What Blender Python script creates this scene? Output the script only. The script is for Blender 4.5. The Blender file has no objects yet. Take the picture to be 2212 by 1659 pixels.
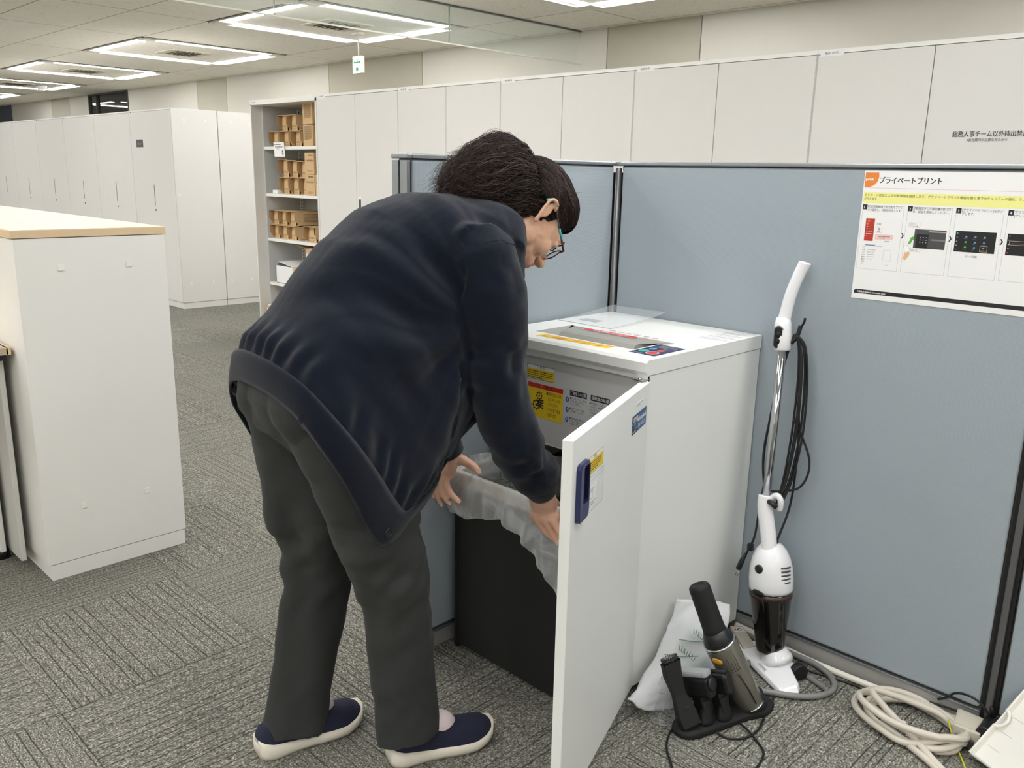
import bpy, bmesh, math, random
import numpy as np
from mathutils import Vector, Matrix
random.seed(7); rng = np.random.default_rng(7)
C = bpy.context.scene.collection
SC = bpy.context.scene
PI = math.pi

# ---------------------------------------------------------------- camera, world, exposure
cam_d = bpy.data.cameras.new('camera'); cam = bpy.data.objects.new('camera', cam_d); C.objects.link(cam)
cam_d.sensor_fit = 'HORIZONTAL'; cam_d.sensor_width = 36.0
cam_d.lens = 1859.1 / 2212 * 36.0
cam_d.clip_start = 0.02
YAW, PT, RL = -0.777, -0.238, 0.021
_fw = Vector((math.sin(YAW)*math.cos(PT), math.cos(YAW)*math.cos(PT), math.sin(PT)))
_r = Vector((math.cos(YAW), -math.sin(YAW), 0)); _u = _r.cross(_fw)
_R = _r*math.cos(RL) + _u*math.sin(RL); _U = -_r*math.sin(RL) + _u*math.cos(RL)
cam.matrix_world = Matrix(((_R.x, _U.x, -_fw.x, 0), (_R.y, _U.y, -_fw.y, 0), (_R.z, _U.z, -_fw.z, 1.246), (0, 0, 0, 1)))
SC.camera = cam
w = bpy.data.worlds.new('world'); SC.world = w; w.use_nodes = True
w.node_tree.nodes['Background'].inputs[0].default_value = (0.9, 0.95, 1.0, 1)
w.node_tree.nodes['Background'].inputs[1].default_value = 0.3
SC.view_settings.view_transform = 'Standard'; SC.view_settings.look = 'None'
SC.view_settings.exposure = 0.50; SC.view_settings.gamma = 1.0; SC.view_settings.use_curve_mapping = False
TUBE = 23.0      # emission of the ceiling tubes
SC.cycles.max_bounces = 8; SC.cycles.diffuse_bounces = 4; SC.cycles.glossy_bounces = 4
SC.cycles.transmission_bounces = 6; SC.cycles.transparent_max_bounces = 12
SC.cycles.use_denoising = True
SC.cycles.sample_clamp_indirect = 6.0

# ---------------------------------------------------------------- materials
def lin(c):
    return tuple(((v/255.)/12.92 if v/255. <= .04045 else ((v/255.+.055)/1.055)**2.4) for v in c) + (1,)
MATS = {}
def mat(name, col, rough=.5, metal=0., spec=.5, noise=0, nscale=60., bump=0., bscale=200., emit=None, estr=1., alpha=1., trans=0., coat=0., sheen=0., stretch=None):
    m = bpy.data.materials.new(name); m.use_nodes = True; MATS[name] = m
    nt = m.node_tree; b = nt.nodes['Principled BSDF']
    b.inputs['Base Color'].default_value = lin(col); b.inputs['Roughness'].default_value = rough
    b.inputs['Metallic'].default_value = metal; b.inputs['Specular IOR Level'].default_value = spec
    b.inputs['Alpha'].default_value = alpha; b.inputs['Transmission Weight'].default_value = trans
    b.inputs['Coat Weight'].default_value = coat; b.inputs['Sheen Weight'].default_value = sheen
    if sheen: b.inputs['Sheen Roughness'].default_value = .5
    if emit: b.inputs['Emission Color'].default_value = lin(emit); b.inputs['Emission Strength'].default_value = estr
    tc = nt.nodes.new('ShaderNodeTexCoord')
    src = tc.outputs['Object']
    if stretch:
        mp = nt.nodes.new('ShaderNodeMapping'); mp.inputs['Scale'].default_value = stretch
        nt.links.new(src, mp.inputs[0]); src = mp.outputs[0]
    if noise:
        n = nt.nodes.new('ShaderNodeTexNoise'); n.inputs['Scale'].default_value = nscale; n.inputs['Detail'].default_value = 3
        nt.links.new(src, n.inputs['Vector'])
        mx = nt.nodes.new('ShaderNodeMix'); mx.data_type = 'RGBA'
        c = lin(col)
        mx.inputs[6].default_value = tuple(v*(1-noise) for v in c[:3])+(1,); mx.inputs[7].default_value = tuple(min(1, v*(1+noise)) for v in c[:3])+(1,)
        nt.links.new(n.outputs['Fac'], mx.inputs[0]); nt.links.new(mx.outputs[2], b.inputs['Base Color'])
    if bump:
        n = nt.nodes.new('ShaderNodeTexNoise'); n.inputs['Scale'].default_value = bscale; n.inputs['Detail'].default_value = 2
        nt.links.new(src, n.inputs['Vector'])
        bp = nt.nodes.new('ShaderNodeBump'); bp.inputs['Strength'].default_value = bump; bp.inputs['Distance'].default_value = .002
        nt.links.new(n.outputs['Fac'], bp.inputs['Height']); nt.links.new(bp.outputs[0], b.inputs['Normal'])
    return m

class G:      # tiny node-graph helper
    def __init__(s, m): s.nt = m.node_tree; s.b = s.nt.nodes['Principled BSDF']
    def n(s, t, **k):
        x = s.nt.nodes.new(t)
        for a, v in k.items(): setattr(x, a, v)
        return x
    def set(s, inp, v):
        if isinstance(v, bpy.types.NodeSocket): s.nt.links.new(v, inp)
        else: inp.default_value = v
    def m(s, op, a, b=0., c=0.):
        x = s.n('ShaderNodeMath', operation=op); s.set(x.inputs[0], a); s.set(x.inputs[1], b); s.set(x.inputs[2], c); return x.outputs[0]
    def mix(s, f, a, b):
        x = s.n('ShaderNodeMix', data_type='RGBA'); s.set(x.inputs[0], f); s.set(x.inputs[6], a); s.set(x.inputs[7], b); return x.outputs[2]
    def xyz(s, v):
        x = s.n('ShaderNodeSeparateXYZ'); s.set(x.inputs[0], v); return x.outputs
    def comb(s, a, b, c):
        x = s.n('ShaderNodeCombineXYZ'); s.set(x.inputs[0], a); s.set(x.inputs[1], b); s.set(x.inputs[2], c); return x.outputs[0]
    def noise(s, v, sc, det=2., rough=.5):
        x = s.n('ShaderNodeTexNoise'); s.set(x.inputs['Vector'], v); x.inputs['Scale'].default_value = sc; x.inputs['Detail'].default_value = det; x.inputs['Roughness'].default_value = rough; return x.outputs['Fac']
    def ramp(s, f, stops):
        x = s.n('ShaderNodeValToRGB'); s.set(x.inputs[0], f); e = x.color_ramp.elements
        while len(e) < len(stops): e.new(.5)
        for i, (p, c) in enumerate(stops): e[i].position = p; e[i].color = c if len(c) == 4 else lin(c)
        return x.outputs[0]
    def bump(s, h, st, dist=.002):
        x = s.n('ShaderNodeBump'); x.inputs['Strength'].default_value = st; x.inputs['Distance'].default_value = dist
        s.set(x.inputs['Height'], h); s.set(s.b.inputs['Normal'], x.outputs[0])
    def obj(s): return s.n('ShaderNodeTexCoord').outputs['Object']

def g1(v): return (v, v, v, 1)
# carpet: quarter-turned tiles with thin dark lines and pale flecks
m = mat('carpet', (118, 116, 106), rough=.95, spec=.1); g = G(m)
x, y, z = g.xyz(g.obj())
T = .504
u = g.m('DIVIDE', g.m('SUBTRACT', x, -2.483), T); v = g.m('DIVIDE', g.m('SUBTRACT', y, 1.038), T)
par = g.m('MODULO', g.m('ADD', g.m('ADD', g.m('FLOOR', u), g.m('FLOOR', v)), 100.), 2.)
par = g.m('GREATER_THAN', g.m('ABSOLUTE', g.m('SUBTRACT', par, 1.)), .5)    # 1 on even tiles
al = g.m('ADD', g.m('MULTIPLY', x, g.m('SUBTRACT', 1., par)), g.m('MULTIPLY', y, par))     # along the pile lines
ac = g.m('ADD', g.m('MULTIPLY', y, g.m('SUBTRACT', 1., par)), g.m('MULTIPLY', x, par))     # across them
tid = g.m('ADD', g.m('MULTIPLY', g.m('FLOOR', u), 3.7), g.m('MULTIPLY', g.m('FLOOR', v), 7.3))
fl = g.noise(g.comb(g.m('MULTIPLY', al, 170.), g.m('MULTIPLY', ac, 300.), tid), 1., 2.5, .7)
col = g.ramp(fl, [(.30, (47, 47, 44)), (.42, (98, 97, 90)), (.56, (133, 132, 122)), (.68, (196, 194, 182))])
wob = g.noise(g.comb(g.m('MULTIPLY', al, 9.), g.m('MULTIPLY', ac, 30.), tid), 1., 2.)
v_ = g.m('ADD', g.m('MULTIPLY', ac, 47.), g.m('MULTIPLY', wob, .35))
vid = g.m('FLOOR', v_)
def wn(a, b_):
    q = g.n('ShaderNodeTexWhiteNoise', noise_dimensions='2D'); g.set(q.inputs[0], g.comb(a, b_, 0.)); return q.outputs[0]
cen = g.m('ADD', .5, g.m('MULTIPLY', g.m('SUBTRACT', wn(vid, tid), .5), .62))
dl = g.m('ABSOLUTE', g.m('SUBTRACT', g.m('FRACT', v_), cen))
lm = g.ramp(dl, [(.035, g1(1)), (.095, g1(0))])
brk = g.noise(g.comb(g.m('MULTIPLY', al, 14.), g.m('MULTIPLY', vid, 3.1), tid), 1., 2.)
st2 = g.ramp(g.m('ADD', g.m('MULTIPLY', brk, .8), g.m('MULTIPLY', wn(tid, vid), .45)), [(.38, g1(.12)), (.72, g1(1))])
lm = g.m('MULTIPLY', lm, st2)
col = g.mix(g.m('MULTIPLY', lm, .78), col, lin((52, 50, 48)))
fu = g.m('ABSOLUTE', g.m('SUBTRACT', g.m('FRACT', u), .5)); fv = g.m('ABSOLUTE', g.m('SUBTRACT', g.m('FRACT', v), .5))
seam = g.m('GREATER_THAN', g.m('MAXIMUM', fu, fv), .4965)
big = g.noise(g.comb(x, y, 0.), 1.3, 2.)
col = g.mix(g.m('MULTIPLY', seam, .4), col, lin((50, 48, 46)))
hs = g.n('ShaderNodeHueSaturation'); g.set(hs.inputs['Color'], col); g.set(hs.inputs['Value'], g.m('ADD', .9, g.m('MULTIPLY', big, .28)))
g.set(g.b.inputs['Base Color'], hs.outputs[0]); g.bump(g.m('SUBTRACT', fl, g.m('MULTIPLY', lm, .8)), .7, .004)
# ceiling boards
m = mat('ceiling_board', (205, 203, 192), rough=.9, spec=.1); g = G(m)
x, y, z = g.xyz(g.obj())
def near(c, period, off, wdt):
    f = g.m('FRACT', g.m('DIVIDE', g.m('SUBTRACT', g.m('ADD', c, 200*period), off), period))
    return g.m('LESS_THAN', g.m('MINIMUM', f, g.m('SUBTRACT', 1., f)), wdt/period)
l = near(x, 2.75, -4.24, .006)
for a in (near(x, 2.75, -4.24+1.47, .006), near(y, 2.71, 3.53, .006), near(y, 2.71, 5.02, .006), near(y, 2.71, 2.92, .005)):
    l = g.m('MAXIMUM', l, a)
fis = g.ramp(g.noise(g.comb(g.m('MULTIPLY', x, 90.), g.m('MULTIPLY', y, 26.), z), 1., 3.), [(.30, g1(.55)), (.42, g1(1))])
c1 = g.mix(l, lin((244, 239, 229)), lin((176, 172, 162)))
mu = g.n('ShaderNodeMix', data_type='RGBA', blend_type='MULTIPLY'); mu.inputs[0].default_value = .5; g.set(mu.inputs[6], c1); g.set(mu.inputs[7], fis)
g.set(g.b.inputs['Base Color'], mu.outputs[2])
mat('wall_paint', (222, 219, 208), .8, noise=.02, nscale=30, bump=.15, bscale=500)
mat('wall_beige', (192, 188, 172), .8, noise=.02, nscale=30, bump=.15, bscale=500)
mat('wall_seam', (120, 112, 100), .8)
mat('steel_white', (223, 221, 216), .42, noise=.012, nscale=12, bump=.06, bscale=900)
mat('counter_white', (237, 235, 229), .42, bump=.06, bscale=900)
mat('steel_white_edge', (240, 239, 233), .4)
mat('cabinet_grey', (206, 204, 198), .5, bump=.05, bscale=900)
mat('cabinet_inside', (196, 197, 195), .55)
mat('gap_dark', (70, 66, 60), .8)
mat('black_plastic', (22, 22, 24), .38)
mat('black_matte', (15, 15, 16), .7, bump=.1, bscale=600)
mat('wood_edge', (222, 196, 158), .5, noise=.08, nscale=40, stretch=(1, 12, 12))
mat('wood_top', (188, 170, 144), .4, noise=.03, nscale=20, stretch=(1, 8, 8))
mat('aluminium', (158, 162, 166), .32, metal=.75)
mat('aluminium_dark', (112, 112, 114), .38, metal=.6)
mat('base_metal', (168, 166, 163), .35, metal=.25)
mat('chrome', (205, 207, 210), .12, metal=1.)
m = mat('partition_fabric', (166, 175, 180), rough=.9, spec=.15, sheen=.15); g = G(m)
x, y, z = g.xyz(g.obj())
hv = g.m('ADD', x, y)
wv = g.m('MULTIPLY', g.m('SINE', g.m('MULTIPLY', g.m('ADD', hv, z), 1500.)), g.m('SINE', g.m('MULTIPLY', g.m('SUBTRACT', hv, z), 1500.)))
big = g.noise(g.obj(), 3., 2.)
c1 = g.mix(g.m('ADD', .5, g.m('MULTIPLY', wv, .5)), lin((152, 163, 170)), lin((170, 180, 186)))
g.set(g.b.inputs['Base Color'], g.mix(g.m('MULTIPLY', big, .12), c1, lin((162, 170, 174)))); g.bump(wv, .35, .001)
mat('shredder_white', (235, 236, 232), .4, bump=.05, bscale=900)
mat('shredder_grey', (204, 204, 202), .45)
mat('hopper_grey', (158, 157, 150), .45)
mat('hopper_dark', (60, 60, 58), .6)
mat('navy_plastic', (38, 44, 88), .3)
mat('navy_plastic_dark', (18, 22, 56), .5)
mat('paper_white', (240, 240, 238), .6)
mat('sticker_white', (236, 237, 236), .35)
mat('sticker_grey', (200, 201, 201), .4)
mat('yellow', (240, 205, 30), .4)
mat('red', (205, 42, 38), .4)
mat('red_orange', (226, 92, 60), .45)
mat('orange', (226, 132, 52), .5)
mat('navy_print', (32, 40, 84), .4)
mat('navy_print2', (52, 84, 140), .4)
mat('ink', (28, 26, 30), .5)
mat('ink_grey', (120, 120, 124), .5)
mat('ink_soft', (172, 172, 176), .5)
mat('print_white', (245, 245, 245), .5)
mat('pale_yellow', (240, 238, 150), .6)
mat('pink_line', (214, 130, 140), .5)
mat('pink_fill', (244, 206, 200), .5)
mat('brick_red', (176, 56, 34), .5)
mat('green', (96, 176, 70), .5)
mat('teal', (60, 178, 160), .4)
mat('blue', (44, 92, 180), .4)
mat('blue_pale', (86, 150, 205), .4)
mat('screen_black', (22, 24, 28), .3)
mat('machine_grey', (70, 72, 70), .5)
mat('skin_print', (232, 178, 130), .6)
mat('cardboard', (208, 176, 132), .85, noise=.06, nscale=30, bump=.1, bscale=300)
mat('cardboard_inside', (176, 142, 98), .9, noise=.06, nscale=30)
mat('cardboard_print', (112, 88, 58), .85)
mat('gloss_white', (240, 240, 242), .18, coat=.3)
mat('smoke_black', (16, 13, 12), .08, coat=.6)
mat('gunmetal', (128, 124, 114), .32, metal=.55)
mat('amber', (220, 160, 50), .3)
mat('cable_beige', (210, 202, 188), .5)
mat('cable_white', (226, 222, 208), .5)
mat('cable_grey', (128, 128, 126), .45)
mat('cable_black', (18, 18, 20), .45)
mat('wire_yellow', (220, 214, 40), .4)
mat('strip_beige', (206, 200, 184), .45)
mat('sign_light', (235, 250, 240), .4, emit=(225, 250, 235), estr=.75)
mat('sign_green', (22, 140, 84), .4)
mat('tray_white', (236, 234, 226), .3)
mat('detector_white', (230, 230, 224), .4)
mat('window_dark', (38, 38, 37), .03, spec=.4)
mat('blue_grey', (84, 92, 106), .6)
mat('vent_beige', (196, 190, 172), .6)
mat('tube_light', (255, 255, 255), .5, emit=(252, 252, 253), estr=TUBE)
mat('fixture_white', (228, 226, 214), .5)
mat('sock', (224, 208, 208), .85, bump=.3, bscale=700)
mat('shoe_navy', (22, 27, 50), .85, bump=.5, bscale=900, noise=.15, nscale=500)
mat('shoe_sole', (222, 215, 200), .6, noise=.05, nscale=60, bump=.2, bscale=300)
m = mat('skin', (220, 174, 144), .5, noise=.06, nscale=25, bump=.12, bscale=420)
m.node_tree.nodes['Principled BSDF'].inputs['Subsurface Weight'].default_value = .12
m.node_tree.nodes['Principled BSDF'].inputs['Subsurface Scale'].default_value = .01
m = mat('skin_hand', (226, 180, 154), .5, noise=.08, nscale=40, bump=.2, bscale=350)
m.node_tree.nodes['Principled BSDF'].inputs['Subsurface Weight'].default_value = .12
m.node_tree.nodes['Principled BSDF'].inputs['Subsurface Scale'].default_value = .01
mat('lips', (196, 120, 108), .45)
mat('nail', (232, 184, 168), .3)
mat('seam_dark', (12, 14, 22), .9)
mat('cardigan_knit', (20, 25, 36), .98, spec=.05, sheen=.15, noise=.32, nscale=520, bump=.45, bscale=1100)
mat('cardigan_rib', (19, 23, 34), .98, spec=.05, sheen=.18, bump=.4, bscale=1500)
mat('button_dark', (24, 26, 34), .25)
mat('trouser_cloth', (54, 55, 54), .9, spec=.2, noise=.06, nscale=120, bump=.2, bscale=1300, sheen=.05)
mat('hair_dark', (33, 23, 20), .62, spec=.22, noise=.3, nscale=30)
mat('hair_fine', (66, 48, 40), .45, spec=.5)
mat('glasses_brown', (74, 40, 42), .25)
mat('glasses_teal', (52, 160, 168), .3)
mat('clear_film', (245, 250, 252), .12, alpha=.16)
mat('clear_line', (190, 194, 196), .2, alpha=.55)
mat('lens', (240, 245, 245), .03, alpha=.12)
mat('glass_edge', (150, 165, 155), .2, alpha=.8)
m = mat('screen_glass', (205, 222, 215), .03, alpha=.14)
mat('leaf_print', (150, 178, 162), .6)
mat('bag_print_green', (48, 130, 88), .5)
# translucent bag films
def film(name, col, opac, trl=.5, rough=.4):
    m = bpy.data.materials.new(name); m.use_nodes = True; MATS[name] = m; nt = m.node_tree; nt.nodes.clear()
    out = nt.nodes.new('ShaderNodeOutputMaterial'); tr = nt.nodes.new('ShaderNodeBsdfTransparent')
    df = nt.nodes.new('ShaderNodeBsdfDiffuse'); df.inputs[0].default_value = lin(col)
    tl = nt.nodes.new('ShaderNodeBsdfTranslucent'); tl.inputs[0].default_value = lin(col)
    gl = nt.nodes.new('ShaderNodeBsdfGlossy'); gl.inputs['Roughness'].default_value = rough
    m1 = nt.nodes.new('ShaderNodeMixShader'); m1.inputs[0].default_value = trl
    m2 = nt.nodes.new('ShaderNodeMixShader'); m2.inputs[0].default_value = .12
    m3 = nt.nodes.new('ShaderNodeMixShader')
    L = nt.links.new
    L(df.outputs[0], m1.inputs[1]); L(tl.outputs[0], m1.inputs[2]); L(m1.outputs[0], m2.inputs[1]); L(gl.outputs[0], m2.inputs[2])
    L(tr.outputs[0], m3.inputs[1]); L(m2.outputs[0], m3.inputs[2])
    lw = nt.nodes.new('ShaderNodeLayerWeight'); lw.inputs[0].default_value = .35
    mr = nt.nodes.new('ShaderNodeMapRange'); mr.inputs[3].default_value = opac; mr.inputs[4].default_value = min(1, opac+.45)
    L(lw.outputs['Facing'], mr.inputs[0])
    tc = nt.nodes.new('ShaderNodeTexCoord'); nz_ = nt.nodes.new('ShaderNodeTexNoise'); nz_.inputs['Scale'].default_value = 11; nz_.inputs['Detail'].default_value = 3; nz_.inputs['Distortion'].default_value = 1.6; L(tc.outputs['Object'], nz_.inputs['Vector'])
    r2 = nt.nodes.new('ShaderNodeMapRange'); r2.inputs[1].default_value = .48; r2.inputs[2].default_value = .66; r2.inputs[3].default_value = 0; r2.inputs[4].default_value = .28 if opac < .6 else 0; L(nz_.outputs['Fac'], r2.inputs[0])
    ad_ = nt.nodes.new('ShaderNodeMath'); ad_.operation = 'ADD'; ad_.use_clamp = True; L(mr.outputs[0], ad_.inputs[0]); L(r2.outputs[0], ad_.inputs[1]); L(ad_.outputs[0], m3.inputs[0]); L(m3.outputs[0], out.inputs[0])
    return m
film('bag_film', (250, 252, 253), .42, .3)
film('bag_white', (236, 238, 238), .93, .3, .5)
film('bag_clear', (220, 224, 226), .10, .3, .15)
M = MATS

# ---------------------------------------------------------------- mesh builder
def frame(d, up=(0, 0, 1)):
    d = Vector(d).normalized(); up = Vector(up)
    if abs(d.dot(up.normalized())) > .98: up = Vector((0, 1, 0)) if abs(d.y) < .9 else Vector((1, 0, 0))
    s = d.cross(up).normalized(); return d, s, s.cross(d).normalized()

class MB:
    def __init__(s): s.V = []; s.F = []; s.MI = []; s.S = []; s.mats = []
    def mi(s, m):
        m = M[m] if isinstance(m, str) else m
        if m not in s.mats: s.mats.append(m)
        return s.mats.index(m)
    def add(s, vs, fs, m, smooth=False):
        o = len(s.V); k = s.mi(m); s.V += [tuple(v) for v in vs]
        for f in fs: s.F.append(tuple(i+o for i in f)); s.MI.append(k); s.S.append(smooth)
        return s
    def hexa(s, p, m):   # p: 8 corners, bottom 4 ccw, top 4 ccw
        return s.add(p, [(3, 2, 1, 0), (4, 5, 6, 7), (0, 1, 5, 4), (1, 2, 6, 5), (2, 3, 7, 6), (3, 0, 4, 7)], m)
    def box(s, x0, x1, y0, y1, z0, z1, m):
        x0, x1 = min(x0, x1), max(x0, x1); y0, y1 = min(y0, y1), max(y0, y1); z0, z1 = min(z0, z1), max(z0, z1)
        return s.hexa([(x0, y0, z0), (x1, y0, z0), (x1, y1, z0), (x0, y1, z0), (x0, y0, z1), (x1, y0, z1), (x1, y1, z1), (x0, y1, z1)], m)
    def obox(s, o, ax, ay, az, m):   # oriented box: corner o, three edge vectors
        o, ax, ay, az = map(Vector, (o, ax, ay, az))
        p = [o, o+ax, o+ax+ay, o+ay]; return s.hexa(p+[q+az for q in p], m)
    def prism(s, pts, d, m, smooth=False):   # planar polygon extruded by d
        n = len(pts); d = Vector(d); P = [Vector(p) for p in pts]; Q = [p+d for p in P]
        nrm = Vector((0, 0, 0))
        for i in range(n): nrm += P[i].cross(P[(i+1) % n])
        if nrm.dot(d) > 0: P, Q = P[::-1], Q[::-1]
        s.add(P+Q, [tuple(range(n)), tuple(range(2*n-1, n-1, -1))], m)
        return s.add(P+Q, [(i, n+i, n+(i+1) % n, (i+1) % n) for i in range(n)], m, smooth)
    def rings(s, R, m, smooth=True, cap=(True, True), closed=True):
        n = len(R[0]); vs = [p for r in R for p in r]; fs = []
        for k in range(len(R)-1):
            for i in range(n if closed else n-1):
                j = (i+1) % n; fs.append((k*n+i, k*n+j, (k+1)*n+j, (k+1)*n+i))
        if cap[0]: fs.append(tuple(range(n-1, -1, -1)))
        if cap[1]: fs.append(tuple((len(R)-1)*n+i for i in range(n)))
        return s.add(vs, fs, m, smooth)
    def cyl(s, a, b, r, m, n=20, r2=None, smooth=True, cap=True):
        a, b = Vector(a), Vector(b); d, u, v = frame(b-a); r2 = r if r2 is None else r2
        R = [[p + (u*math.cos(2*PI*i/n)+v*math.sin(2*PI*i/n))*q for i in range(n)] for p, q in ((a, r), (b, r2))]
        return s.rings([x[::-1] for x in R], m, smooth, (cap, cap))
    def lathe(s, a, axis, prof, m, n=28, sx=1., sy=1., up=(0, 0, 1)):   # prof: (distance along the axis, radius)
        a = Vector(a); d, u, v = frame(axis, up)
        R = [[a+d*t+(u*math.cos(2*PI*i/n)*sx+v*math.sin(2*PI*i/n)*sy)*q for i in range(n)][::-1] for t, q in prof]
        return s.rings(R, m)
    def tube(s, pts, r, m, n=8, rr=None):
        P = [Vector(p) for p in pts]; R = []; u = None
        for i, p in enumerate(P):
            d = (P[min(i+1, len(P)-1)]-P[max(i-1, 0)])
            d = d.normalized() if d.length > 1e-9 else Vector((0, 0, 1))
            if u is None: _, u, _v = frame(d)
            u = (u-d*u.dot(d)).normalized(); v = d.cross(u); q = rr[i] if rr else r
            R.append([p+(u*math.cos(2*PI*k/n)+v*math.sin(2*PI*k/n))*q for k in range(n)])
        return s.rings(R, m)
    def build(s, name, parent=None, bevel=0, seg=2, sub=0, auto=True):
        me = bpy.data.meshes.new(name); me.from_pydata(s.V, [], s.F)
        for mm in s.mats: me.materials.append(mm)
        me.polygons.foreach_set('material_index', s.MI); me.polygons.foreach_set('use_smooth', s.S); me.update()
        o = bpy.data.objects.new(name, me); C.objects.link(o)
        if parent is not None:
            o.parent = parent
            o.matrix_parent_inverse = parent.matrix_basis.inverted() if parent.parent is None else (parent.parent.matrix_basis @ parent.matrix_parent_inverse @ parent.matrix_basis).inverted()
        if bevel:
            b = o.modifiers.new('bevel', 'BEVEL'); b.width = bevel; b.segments = seg; b.limit_method = 'ANGLE'; b.angle_limit = .7
            b.harden_normals = False
        if sub:
            b = o.modifiers.new('sub', 'SUBSURF'); b.levels = sub; b.render_levels = sub
        return o

def thing(name, label, cat, loc=(0, 0, 0), group=None):
    o = bpy.data.objects.new(name, None); C.objects.link(o); o.location = loc; o.empty_display_size = .1
    o['label'] = label; o['category'] = cat
    if group: o['group'] = group
    return o
def tag(o, label, cat, group=None):
    o['label'] = label; o['category'] = cat
    if group: o['group'] = group
    return o
def struct(o): o['kind'] = 'structure'; return o
def copy_tree(o, off, label=None, group=None):
    r = o.copy(); C.objects.link(r); r.location = Vector(o.location)+Vector(off)
    if label: r['label'] = label
    if group: r['group'] = group
    for ch in list(o.children):
        c = ch.copy(); C.objects.link(c); c.parent = r
        for q in ch.children:
            d = q.copy(); C.objects.link(d); d.parent = c
    return r
def crom(P, k=8, closed=False):
    P = [Vector(p) for p in P]; n = len(P); out = []
    for i in range(n if closed else n-1):
        a, b, c, d = (P[(i-1) % n], P[i], P[(i+1) % n], P[(i+2) % n]) if closed else (P[max(i-1, 0)], P[i], P[i+1], P[min(i+2, n-1)])
        for j in range(k):
            t = j/k
            out.append(.5*((2*b)+(c-a)*t+(2*a-5*b+4*c-d)*t*t+(3*b-a-3*c+d)*t**3))
    if not closed: out.append(P[-1])
    return out

# flat print: a sticker or sheet with coloured shapes and lettering, laid out in metres on its own plane
_txt = {}
def text_geo(s, bold=False):
    if s in _txt: return _txt[s]
    cu = bpy.data.curves.new('t', 'FONT'); cu.body = s; cu.size = 1.; cu.resolution_u = 2
    ob = bpy.data.objects.new('t', cu); C.objects.link(ob); bpy.context.view_layer.update()
    me = bpy.data.meshes.new_from_object(ob.evaluated_get(bpy.context.evaluated_depsgraph_get()))
    V = [(v.co.x, v.co.y) for v in me.vertices]; F = [tuple(p.vertices) for p in me.polygons]
    bpy.data.objects.remove(ob); bpy.data.meshes.remove(me); bpy.data.curves.remove(cu)
    _txt[s] = (V, F); return _txt[s]
class Print:
    def __init__(s, o, ex, ey, thick=.0006):   # o: origin corner, ex right, ey up as read
        s.lv = []
        s.o = Vector(o); s.ex = Vector(ex).normalized(); s.ey = Vector(ey).normalized(); s.n = s.ex.cross(s.ey); s.mb = MB(); s.t = thick; s.k = 0
    def P(s, x, y, h): return s.o+s.ex*x+s.ey*y+s.n*h
    def base(s, x0, y0, x1, y1, m):
        a = [s.P(x0, y0, -.0002), s.P(x1, y0, -.0002), s.P(x1, y1, -.0002), s.P(x0, y1, -.0002)]
        s.mb.hexa(a+[p+s.n*(s.t+.0002) for p in a], m); return s
    def poly(s, pts, m):
        h = s.t+.0001*s.level(pts)
        s.mb.add([s.P(x, y, h) for x, y in pts], [tuple(range(len(pts)))], m); return s
    def level(s, pts):      # one sheet higher than anything printed underneath
        a, b_, c, d = min(p[0] for p in pts), max(p[0] for p in pts), min(p[1] for p in pts), max(p[1] for p in pts)
        k = 1+max([q[4] for q in s.lv if q[0] < b_ and q[1] > a and q[2] < d and q[3] > c], default=0); s.lv.append((a, b_, c, d, k)); return k
    def rect(s, x0, y0, x1, y1, m): return s.poly([(x0, y0), (x1, y0), (x1, y1), (x0, y1)], m)
    def frame(s, x0, y0, x1, y1, w, m):
        s.rect(x0, y0, x1, y0+w, m); s.rect(x0, y1-w, x1, y1, m); s.rect(x0, y0, x0+w, y1, m); return s.rect(x1-w, y0, x1, y1, m)
    def disc(s, x, y, rx, m, ry=None, n=20):
        ry = ry or rx; return s.poly([(x+rx*math.cos(2*PI*i/n), y+ry*math.sin(2*PI*i/n)) for i in range(n)], m)
    def text(s, t, x, y, h, m, width=None, fat=0):
        V, F = text_geo(t)
        if not V: return s
        xs = [v[0] for v in V]; ys = [v[1] for v in V]
        sy = h/.75; sx = sy if width is None else width/(max(xs)-min(xs)); x0 = min(xs)
        hh = s.t+.0001*s.level([(x, y+min(ys)*sy), (x+(max(xs)-x0)*sx, y+max(ys)*sy)])
        for q in ([0.] if not fat else [-fat, 0., fat]):
            s.mb.add([s.P(x+(a-x0)*sx+q, y+b*sy, hh+(.00003 if q > 0 else (.000015 if q == 0 else 0))) for a, b in V], F, m)
        return s
    def scribble(s, x0, y0, x1, y1, rows, m, fill=.55):
        dy = (y1-y0)/rows; r = random.Random(int(1e5*abs(x0+y0+x1))+rows)
        for i in range(rows):
            y = y0+dy*i; x = x0; end = x1-(x1-x0)*(.0 if i else r.uniform(.1, .5))
            while x < end:
                ww = dy*fill*r.uniform(.6, 2.2); s.rect(x, y, min(x+ww, end), y+dy*fill, m); x += ww+dy*.22
        return s
    def build(s, name, parent=None): return s.mb.build(name, parent)

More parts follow.
